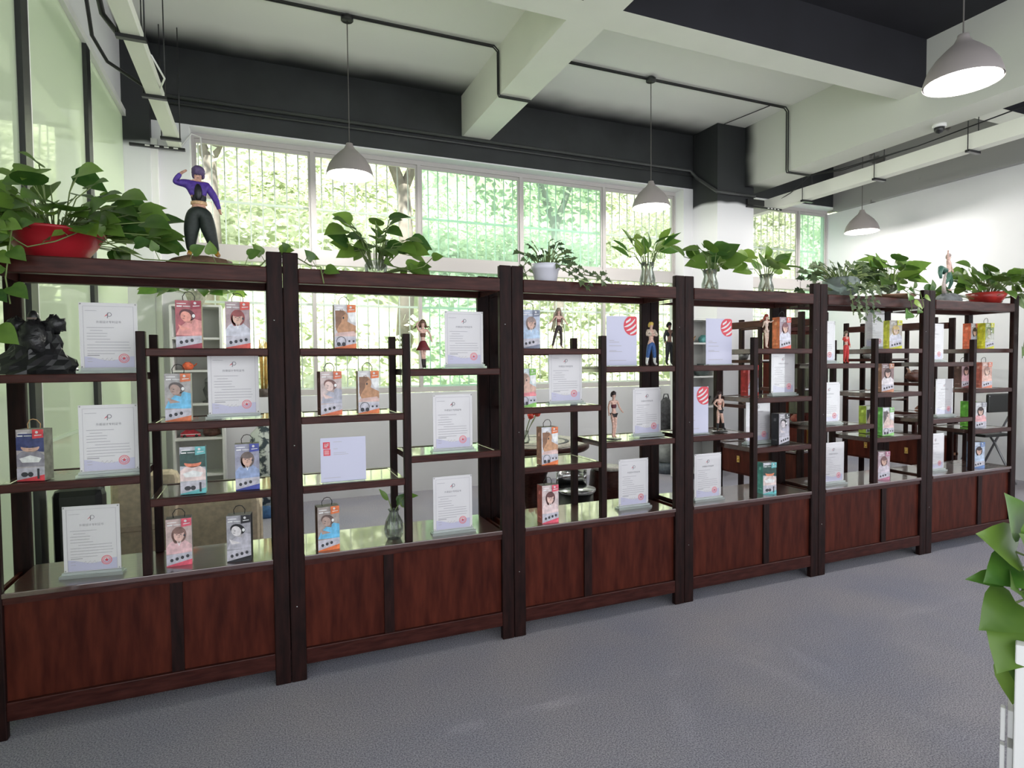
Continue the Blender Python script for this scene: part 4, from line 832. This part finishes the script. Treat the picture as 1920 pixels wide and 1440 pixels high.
# leaves that meet a post, beam or rock turn about their stalk until they lie clear of it
from mathutils.bvhtree import BVHTree
bpy.context.view_layer.update()
def _bv(o): W = o.matrix_world; return BVHTree.FromPolygons([W @ v.co for v in o.data.vertices], [tuple(p.vertices) for p in o.data.polygons])
OBST = [(_bv(c), [c.matrix_world @ Vector(q) for q in c.bound_box]) for u in bpy.data.objects if u.parent is None and u.type == 'EMPTY' and u.name.split('.')[0] in ('display_shelf', 'figurine') for c in u.children if c.type == 'MESH' and c.name.split('.')[0] in ('post', 'top_beam', 'side_beam', 'top_board', 'base')]
OBST = [(b, [min(q[i] for q in k) for i in range(3)], [max(q[i] for q in k) for i in range(3)]) for b, k in OBST]
def _hit(me, W):
    v = [W @ q.co for q in me.vertices]; lo = [min(q[i] for q in v) for i in range(3)]; hi = [max(q[i] for q in v) for i in range(3)]
    near = [b for b, l, h in OBST if all(lo[i] < h[i] and hi[i] > l[i] for i in range(3))]
    if not near: return False
    lb = BVHTree.FromPolygons(v, [tuple(p.vertices) for p in me.polygons]); return any(lb.overlap(b) for b in near)
for o in [o for o in bpy.data.objects if o.name.split('.')[0] == 'leaf']:
    W0 = o.matrix_world.copy()
    if not _hit(o.data, W0): continue
    p = W0.translation; done = False
    for sc in (1, .8, .65):
        for off in ((0, 0, 0), (0, -.012, .008), (0, -.02, .02), (0, -.035, .0), (0, -.03, .04)):
            for ax, an in [((1, 0, 0), 0)]+[(a, s*d) for d in (.3, .6, .9, 1.2) for a in ((1, 0, 0), (0, 0, 1), (0, 1, 0)) for s in (1, -1)]:
                W1 = Matrix.Translation(p+Vector(off)) @ Matrix.Rotation(an, 4, ax) @ Matrix.Scale(sc, 4) @ Matrix.Translation(-p) @ W0
                if not _hit(o.data, W1): o.matrix_world = W1; done = True; break
            if done: break
        if done: break
#NEXT4
# ------------------------------------------------------------------ furniture behind the row
# white open bookcase by the partition
m_wh = mat('white board', (.74, .74, .72), .5); m_gry = mat('grey board', (.52, .52, .50), .6)
def bookcase(loc, w, h, d, zs, label, mats=m_wh):
    t = empty('bookcase', loc); tag(t, label, 'bookcase', 'white bookcases')
    part('side', mats, t, (0, .02, 0, d, 0, h)); part('side', mats, t, (w-.02, w, 0, d, 0, h)); part('back', m_gry, t, (.02, w-.02, d-.012, d, 0, h)); part('top', mats, t, (.02, w-.02, 0, d, h-.02, h))
    for z in zs: part('shelf', mats, t, (.02, w-.02, .005, d-.012, z-.02, z))
    return t
bl = (onY(320, 700, 3.45).x, 3.45, 0)
bookcase(bl, .44, 2.07, .33, (.10, .45, .80, 1.13, 1.45, 1.76), 'white open bookcase against the pillar by the glass partition')
def orn(loc, label, kind, col, s):
    t = empty('ornament', loc); tag(t, label, 'ornament', 'small ornaments behind the row')
    if kind == 'car':
        mb = MB(); mb.add([(-s, -s*.4, .1*s), (s, -s*.4, .1*s), (s, s*.4, .1*s), (-s, s*.4, .1*s), (-s, -s*.4, .5*s), (s, -s*.4, .42*s), (s, s*.4, .42*s), (-s, s*.4, .5*s), (-.5*s, -s*.33, .85*s), (.35*s, -s*.33, .82*s), (.35*s, s*.33, .82*s), (-.5*s, s*.33, .85*s)],
               [(0, 3, 2, 1), (0, 1, 5, 4), (1, 2, 6, 5), (2, 3, 7, 6), (3, 0, 4, 7), (4, 5, 9, 8), (5, 6, 10, 9), (6, 7, 11, 10), (7, 4, 8, 11), (8, 9, 10, 11)]); mb.build('shell', cm(col), t)
        mb = MB(); mb.box(-s*1.002, s*1.002, -s*.41, s*.41, .3*s, .38*s); mb.build('stripe', m_white, t)
        for x in (-.6*s, .6*s):
            o = MB().tube([(x, -s*.42, .17*s), (x, s*.42, .17*s)], .17*s, 12).build('axle_wheels', m_blackp, t)
    elif kind == 'pot':
        MB().lathe([(.35*s, 0), (.6*s, .1*s), (.75*s, .5*s), (.6*s, .85*s), (.35*s, 1.0*s), (.38*s, 1.1*s), (.3*s, 1.1*s), (.0001, .9*s)], 16).build('pot', cm(col), t)
        MB().tube([(.7*s, 0, .5*s), (1.0*s, 0, .75*s), (1.1*s, 0, .95*s)], .09*s, 6).build('spout', cm(col), t)
    elif kind == 'carving':
        random.seed(int(s*999)); _c = MB().ell((0, 0, .42*s), (.8*s, .4*s, .45*s), 14, 9, jit=.4); _c.v = [(a, b, max(c, 0)) for a, b, c in _c.v]; _c.build('carving', mat('carved root', col, .35, noise=.5, nscale=20, bump=.5), t)
        MB().tube([(-.5*s, 0, .5*s), (-.7*s, 0, .95*s), (-.9*s, 0, 1.05*s)], .13*s, 6, r2=.03*s).build('horn', cm((.45, .28, .2)), t)
    else:
        MB().lathe([(.3*s, 0), (.32*s, .08*s), (.1*s, .15*s), (.22*s, .5*s), (.28*s, .75*s), (.16*s, .95*s), (.17*s, 1.2*s), (.0001, 1.32*s)], 14).build('body', cm(col), t)
        MB().ell((0, 0, 1.25*s), (.17*s, .17*s, .2*s), 10, 7).build('head', cm(tuple(min(1, c*1.4+.1) for c in col)), t)
    return t
bx, by = bl[0], bl[1]+.14
orn((bx+.14, by, .80), 'red and white toy car on the white bookcase', 'car', (.45, .02, .04), .085); orn((bx+.32, by, .80), 'brown carved ornament beside the toy car', 'carving', (.16, .07, .06), .10)
orn((bx+.30, by, 1.13), 'dark mottled standing ornament in the white bookcase', 'bust', (.10, .10, .10), .17); orn((bx+.13, by, 1.45), 'small orange-red ornament in the white bookcase', 'pot', (.70, .14, .06), .07); orn((bx+.36, by, 1.45), 'small dark bottle figure in the white bookcase', 'bust', (.12, .06, .05), .09)
t = empty('potted_plant', (bx+.22, by, 2.07)); tag(t, 'leafy green plant in a pale pot on top of the white bookcase', 'plant')
MB().lathe([(.06, 0), (.10, .12), (.105, .13), (.0001, .11)], 20).build('pot', cm((.62, .60, .50)), t); spray(t, 22, .38, .16, .13, 91, 'heart', m_leafl, z0=.12); spray(t, 10, .36, .05, .13, 92, 'heart', m_leafl, z0=.12, minr=.6, droop=.6)
# sofa with its back to the row
m_sofa = mat('beige fabric', (.64, .53, .39), .9, noise=.15, nscale=30, bump=.2)
t = empty('sofa', (-1.02, 1.55, 0)); tag(t, 'beige fabric sofa standing behind the shelf nearest the glass partition', 'sofa')
part('seat', m_sofa, t, (.10, .80, .12, .72, .14, .40), bevel=.04); part('backrest', m_sofa, t, (.0, .89, -.02, .16, .12, .60), bevel=.05); part('back_cushion', m_sofa, t, (.02, .40, -.06, .14, .42, .80), bevel=.05)
for x in (-.02, .78): part('armrest', m_sofa, t, (x, x+.13, .10, .76, .12, .52), bevel=.04)
part('plinth', cm((.42, .36, .26), .8), t, (.02, .87, 0, .72, .07, .13), (.04, .12, .02, .1, 0, .07), (.76, .84, .02, .1, 0, .07), (.04, .12, .6, .68, 0, .07), (.76, .84, .6, .68, 0, .07))
t = empty('armchair', (-1.06, .95, 0)); tag(t, 'black leather armchair tucked between the shelf and the beige sofa', 'chair')
part('seat', m_blackp, t, (-.14, .12, -.18, .20, .20, .40), bevel=.04); part('backrest', m_blackp, t, (-.15, .11, .18, .28, .18, .80), bevel=.045)
for a, b in ((-.11, -.14), (.09, -.14), (-.11, .22), (.09, .22)): part('leg', m_metal, t, (a-.02, a+.02, b-.02, b+.02, 0, .2))
# porcelain jar
def porcelain():
    m = bpy.data.materials.new('porcelain'); m.use_nodes = True; N = m.node_tree.nodes; L = m.node_tree.links; p = N['Principled BSDF']; p.inputs['Roughness'].default_value = .15
    tc = N.new('ShaderNodeTexCoord'); nz = N.new('ShaderNodeTexNoise'); nz.inputs['Scale'].default_value = 14; nz.inputs['Detail'].default_value = 4; L.new(tc.outputs['Object'], nz.inputs['Vector'])
    r = N.new('ShaderNodeValToRGB'); e = r.color_ramp.elements; e[0].position = .42; e[0].color = (.06, .08, .10, 1); e[1].position = .50; e[1].color = (.68, .72, .70, 1); L.new(nz.outputs['Fac'], r.inputs[0]); L.new(r.outputs[0], p.inputs['Base Color']); return m
p = onZ(500, 958, 0); t = empty('porcelain_jar', (p.x+.02, 3.45, 0)); tag(t, 'tall white porcelain jar with dark brush patterns and a blue foot', 'jar')
MB().lathe([(.14, .12), (.17, .3), (.18, .6), (.15, .82), (.09, .88), (.10, .95), (.085, .95), (.0001, .85)], 28).build('jar', porcelain(), t); MB().lathe([(.16, 0), (.165, .02), (.15, .12), (.0001, .12)], 24).build('foot', cm((.05, .13, .30)), t)
# straw bundle in a crock on the window board
p = onY(495, 745, 3.95); t = empty('dried_bundle', (p.x, 3.96, 1.15)); tag(t, 'bundle of golden dried reeds in a dark crock on the window board', 'dried reeds')
MB().lathe([(.05, 0), (.06, .04), (.055, .09), (.0001, .08)], 16).build('crock', cm((.08, .06, .05)), t); mb = MB(); random.seed(2)
for i in range(26): a = random.uniform(0, 6.28); q = random.uniform(0, .035); mb.tube([(q*cos(a), q*sin(a), .07), (q*1.3*cos(a), q*sin(a), .3), (q*1.6*cos(a), q*sin(a), random.uniform(.45, .62))], .004, 4)
mb.build('reeds', cm((.62, .38, .10)), t)
# tea table with drum stools
t = empty('tea_table', (2.20, 2.05, 0)); tag(t, 'round dark wood tea table with a pale inlaid top', 'table')
MB().lathe([(.0001, .70), (.50, .70), (.52, .715), (.52, .755), (.505, .765), (.0001, .765)], 36).build('top', m_woodr, t); MB().lathe([(.49, .7655), (.49, .769), (.0001, .769)], 36).build('inlay', cm((.60, .56, .48), .25), t)
MB().lathe([(.32, .7693), (.34, .7697), (.31, .7698), (.30, .7693)], 36, caps=False).build('ring', m_dark, t)
MB().lathe([(.26, 0), (.28, .04), (.16, .12), (.13, .45), (.2, .62), (.34, .70)], 20).build('pedestal', m_woodr, t)
t = empty('flower_vase', (2.08, 1.96, .769)); tag(t, 'small vase of red flowers on the tea table', 'vase')
MB().lathe([(.04, 0), (.05, .03), (.035, .08), (.04, .11)], 16).build('vase', m_vase, t); mb = MB(); random.seed(5); fl = []
for i in range(9):
    a = i*.7; e = (.13*cos(a), .08*sin(a), .22+.06*random.random()); mb.tube([(0, 0, .03), (e[0]*.4, e[1]*.4, .14), e], .003, 4); fl.append(e)
mb.build('stems', m_stem, t)
for e in fl:
    f_ = MB(); f_.ell(e, (.032, .03, .026), 8, 5, jit=.5); f_.build('flower', cm((.62, .05, .03)), t)
t = empty('stool', (2.24, 1.30, 0)); tag(t, 'round metal-rimmed stool with a low back before the tea table', 'stool')
MB().lathe([(.0001, .44), (.15, .44), (.16, .455), (.16, .47), (.0001, .475)], 24).build('seat', m_chrome, t); MB().lathe([(.14, 0), (.14, .44)], 24).build('drum', m_blackp, t)
mb = MB(); n = 12; vs = []
for i in range(n+1):
    a = pi*.15+pi*.7*i/n; vs += [(.16*cos(a), .16*sin(a), .47), (.16*cos(a), .16*sin(a), .60)]
mb.add(vs, [(2*i, 2*i+2, 2*i+3, 2*i+1) for i in range(n)], 0, True); o = mb.build('backrest', m_chrome, t); so = o.modifiers.new('Solid', 'SOLIDIFY'); so.thickness = .015
for (x, y, h, lab) in ((2.92, 1.90, .50, 'dark red wooden drum stool on the pillar side of the tea table'), (1.62, 1.35, .48, 'dark wooden drum stool nearest the row, half behind the paired posts')):
    t = empty('drum_stool', (x, y, 0)); tag(t, lab, 'stool', 'drum stools')
    MB().lathe([(.15, 0), (.17, .04), (.19, h*.5), (.17, h-.04), (.155, h-.02)], 24).build('drum', m_woodr, t); MB().lathe([(.16, h-.02), (.165, h), (.0001, h+.004)], 24).build('seat', cm((.50, .47, .43)), t)
# pedestal things beside the pillar
p = onY(1253, 880, 3.55); t = empty('pedestal_pot', (p.x, 3.6, 0)); tag(t, 'grey stone pot on a low stand beside the pillar', 'pot')
MB().lathe([(.14, 0), (.15, .10), (.10, .14)], 20).build('stand', cm((.10, .12, .14)), t); MB().lathe([(.08, .14), (.15, .25), (.17, .42), (.13, .52), (.14, .55), (.0001, .5)], 20).build('pot', mat('stone', (.36, .38, .36), .8, noise=.3, nscale=12), t)
t = empty('sack', (p.x, 3.6, .512)); tag(t, 'dark patterned bag resting on the grey stone pot', 'bag')
_c = MB().ell((0, 0, .25), (.115, .09, .25), 14, 9, jit=.06); _c.v = [(a, b, max(c, 0)) for a, b, c in _c.v]; _c.build('bag', mat('dark cloth', (.05, .05, .055), .8, noise=.6, nscale=25), t); MB().tube([(-.05, 0, .46), (-.03, 0, .54), (.03, 0, .54), (.05, 0, .46)], .008, 6).build('strap', m_dark, t)
# bookcase before the pillar
b2 = (onY(1288, 700, 3.05).x, 3.05, 0); bookcase(b2, .52, 2.02, .32, (.10, .5, .92, 1.30, 1.72), 'grey-white bookcase in front of the pillar behind the row')
orn((b2[0]+.355, b2[1]+.12, 1.72), 'teal and cream jar on the pillar bookcase', 'pot', (.10, .30, .30), .09); orn((b2[0]+.13, b2[1]+.12, 1.72), 'amber jar on the pillar bookcase', 'pot', (.42, .24, .12), .09)
orn((b2[0]+.32, b2[1]+.12, 1.30), 'dark square-shouldered pot on the pillar bookcase', 'pot', (.07, .09, .09), .14); orn((b2[0]+.34, b2[1]+.12, .92), 'small dark pot lower on the pillar bookcase', 'pot', (.06, .08, .08), .12)
# rear openwork shelves standing square to the row
def rear_unit(loc, label, things):
    u = empty('display_shelf', loc, -pi/2); tag(u, label, 'display shelf', 'openwork shelves standing square to the row'); P = .06; w = 1.14; d = .34
    for x in (0, w-P):
        for y in (0, d-.034): part('post', m_wood, u, (x, x+P, y, y+.034, 0, 1.95), bevel=.005)
    for y in (.004, d-.054): part('top_beam', m_woodr, u, (P-.002, w-P+.002, y, y+.05, 1.83, 1.90), bevel=.004)
    for z, a, b in ((1.50, P, .62), (1.22, .58, w-P), (1.02, P, .62), (.88, .58, w-P)): shelf_like(u, a, b, z, d)
    part('divider_post', m_wood, u, (.585, .62, .002, .036, .62, 1.83)); part('divider_post', m_wood, u, (.585, .62, d-.036, d-.002, .62, 1.83))
    part('table_board', m_shelf, u, (P-.002, w-P+.002, -.01, d, .595, .62), bevel=.004)
    part('drawer_case', m_panel, u, (P, w-P, .03, d-.02, .27, .595))
    for k in range(2):
        x0 = P+.01+k*.505; dr = part('drawer', m_panel, u, (x0, x0+.49, .015, .032, .29, .58), bevel=.004); part('pull_plate', m_gold, dr, (x0+.225, x0+.265, .010, .016, .40, .47)); MB().ell((x0+.245, .004, .43), (.012, .010, .012), 8, 6).build('knob', m_gold, dr)
    return u
def shelf_like(u, a, b, z, d):
    s = part('shelf', m_shelf, u, (a-.002, b+.002, .02, d-.02, z-.016, z-.002)); part('shelf_rail', m_woodr, s, (a-.002, b+.002, .003, .034, z-.034, z), bevel=.003); part('shelf_rail', m_woodr, s, (a-.002, b+.002, d-.034, d-.003, z-.034, z), bevel=.003)
r1 = (4.60, 2.32, 0); rear_unit(r1, 'openwork shelf with brass-pulled drawers standing square to the row, behind the striped-ball sheets', None)
r2 = (6.75, 2.45, 0); rear_unit(r2, 'openwork shelf with drawers standing square to the row, behind the red-coated figurine', None)
OO = [(4.77, 2.10, 1.50, 'round dark teapot on the square-set shelf, high board', 'pot', (.10, .10, .10), .07), (4.77, 1.55, 1.22, 'white and black ornament on the square-set shelf', 'bust', (.55, .54, .52), .11), (4.77, 2.05, 1.02, 'brown teapot on the square-set shelf, low board', 'pot', (.20, .12, .08), .07), (4.77, 1.40, .88, 'red-brown teapot on the square-set shelf', 'pot', (.32, .08, .06), .07),
      (4.75, 1.9, .62, 'small cream figure on the drawer top of the square-set shelf', 'bust', (.55, .42, .32), .09), (4.75, 1.65, .62, 'green lucky carving on the drawer top of the square-set shelf', 'carving', (.35, .55, .10), .10),
      (6.92, 2.25, 1.50, 'small grey ornament on the far square-set shelf', 'carving', (.15, .15, .14), .08), (6.92, 1.65, 1.22, 'dark brown carved root on the far square-set shelf', 'carving', (.09, .035, .025), .16), (6.92, 2.2, 1.02, 'pink glazed ornament on the far square-set shelf', 'carving', (.60, .25, .25), .10), (6.92, 1.55, .88, 'small brown cart ornament on the far square-set shelf', 'car', (.20, .09, .06), .09)]
for o_ in OO: orn((o_[0], o_[1], o_[2]), *o_[3:])
# tall board-fronted cabinet
x0 = onY(1478, 700, 2.75).x; t = empty('cabinet', (x0, 2.75, 0)); tag(t, 'tall dark cabinet with upright boards and brass ring pulls', 'cabinet')
w_ = .62
part('carcass', m_panel, t, (0, w_, .02, .42, .08, 1.86), (.02, .08, .02, .1, 0, .08), (w_-.08, w_-.02, .02, .1, 0, .08), (.02, .08, .34, .42, 0, .08), (w_-.08, w_-.02, .34, .42, 0, .08)); part('cornice', m_woodr, t, (-.03, w_+.03, -.01, .44, 1.86, 1.93), bevel=.006)
m_grn = mat('green-brown board', (.06, .065, .03), .4, noise=.3, nscale=6, stretch=(6, 6, 1), coat=.3)
for i in range(6): part('board', m_grn, t, (.03+i*.094, .03+i*.094+.088, 0, .02, .80, 1.82), bevel=.004)
for k in range(2):
    dr = part('door', m_panel, t, (.03+k*.285, .03+k*.285+.275, 0, .02, .14, .76), bevel=.005); xx = .27+k*.07; part('pull', m_gold, dr, (xx-.012, xx+.012, -.008, .001, .40, .58)); 
# long bench/table and folding chair at the right wall
t = empty('side_table', (7.55, 2.0, 0)); tag(t, 'low brown side table near the right wall behind the end shelf', 'table')
part('top', m_woodr, t, (-.45, .45, -.25, .25, .70, .74), bevel=.004); part('shelf', cm((.30, .13, .07)), t, (-.42, .42, -.22, .22, .28, .31))
for a in (-.41, .37):
    for b in (-.22, .18): part('leg', m_woodr, t, (a, a+.04, b, b+.04, 0, .70))
t = empty('folding_chair', (7.90, 1.46, 0), -.1); tag(t, 'black folding chair with crossed steel legs against the right wall', 'chair')
m_steel = mat('grey steel', (.30, .30, .32), .35, metal=.8)
for s_ in (-.21, .21):
    MB().tube([(s_, .22, 0), (s_, .02, .45), (s_, -.16, .85), (s_, -.20, 1.06)][::1], .013, 8).build('leg', m_steel, t); MB().tube([(s_*.92, -.24, 0), (s_*.92, .0, .46), (s_*.92, .10, .60)], .013, 8).build('leg', m_steel, t)
part('seat', m_blackp, t, (-.20, .20, -.16, .24, .565, .60), bevel=.01); o = part('backrest', m_blackp, t, (-.23, .23, -.21, -.17, .86, 1.08), bevel=.018)
part('crossbar', m_steel, t, (-.20, .20, -.215, -.195, .12, .14), (-.20, .20, .155, .175, .12, .14))
t = empty('potted_plant', (7.75, -.05, 0)); tag(t, 'green bush in a white tub on the carpet past the end of the row', 'plant')
MB().lathe([(.13, 0), (.18, .34), (.19, .36), (.0001, .32)], 22).build('tub', m_wh, t); spray(t, 30, .42, .7, .20, 95, 'heart', m_leafl, z0=.34)

# ------------------------------------------------------------------ white slatted planter in the foreground
px_ = onZ(1904, 1200, .80); rzp = -1.10; t = empty('slatted_planter', (px_.x, px_.y, 0), rzp); hd = math.hypot(px_.x-CAM.x, px_.y-CAM.y); Ri = Matrix.Rotation(-rzp, 3, 'Z')
def onD(px, py, k=1.0): d = ray(px, py); return CAM+d*(hd*k/math.hypot(d.x, d.y))
fh = Vector((fw.x, fw.y, 0)).normalized()
def wdir(d): return Ri @ (cr*d[0]+fh*d[1]+Vector((0, 0, d[2])))
tag(t, 'white slatted planter with broad leaves at the edge of the carpet', 'planter')
m_pw = mat('white painted slat', (.78, .78, .77), .45)
part('post', m_pw, t, (0, .035, -.03, .005, 0, .80), bevel=.003); part('post', m_pw, t, (.62, .655, -.03, .005, 0, .80), bevel=.003)
part('post', m_pw, t, (0, .035, .22, .255, 0, .80), bevel=.003); part('post', m_pw, t, (.62, .655, .22, .255, 0, .80), bevel=.003)
for z in (.10, .26, .42, .58, .72): part('slat', m_pw, t, (.035, .62, -.02, -.008, z, z+.07)); part('slat', m_pw, t, (.035, .62, .234, .246, z, z+.07))
for py in (1362, 1432, 1510):
    z = onD(1893, py).z; part('slat', m_pw, t, (-.012, 0, .01, .21, z-.035, z+.035), bevel=.002); part('slat_end', m_pw, t, (-.026, -.016, .0, .02, z-.042, z+.042), bevel=.002)
part('liner', cm((.55, .55, .53)), t, (.03, .62, .0, .22, .45, .76))
st = MB(); random.seed(3)
LL = [(1905, 1035, (-.5, -.2, .3), .16, 'heart', 0), (1897, 1085, (-.9, -.2, .12), .15, 'lance', 1), (1908, 1062, (-.7, -.3, -.1), .14, 'heart', 1), (1905, 1130, (-.7, -.3, -.25), .16, 'heart', 0), (1890, 1168, (-.9, -.3, .05), .10, 'lance', 0), (1912, 1175, (-.6, -.4, -.5), .17, 'heart', 0), (1906, 1240, (-.25, -.3, -.9), .13, 'heart', 1), (1915, 1000, (-.3, -.2, .8), .14, 'heart', 1), (1912, 1110, (-.4, -.5, .3), .14, 'heart', 0), (1918, 1205, (-.3, -.4, -.7), .14, 'heart', 0), (1930, 1060, (-.3, -.4, .6), .15, 'heart', 0), (1935, 1140, (.2, -.4, .3), .16, 'heart', 0), (1945, 1010, (.1, -.3, .8), .15, 'heart', 1)]
for px2, py2, d, s_, kd, mm in LL:
    q = Ri @ (onD(px2, py2, 1.02)-t.location); st.tube([(.12, .10, .74), ((q.x+.12)/2, .08, (q.z+.85)/2+.05), tuple(q)], .003, 5); leaf(t, q, wdir(d), wdir((random.uniform(-.3, .1), -.8, .6)), s_*.8, kd, (m_leaf, m_leafl)[mm])
st.build('stems', m_stem, t)
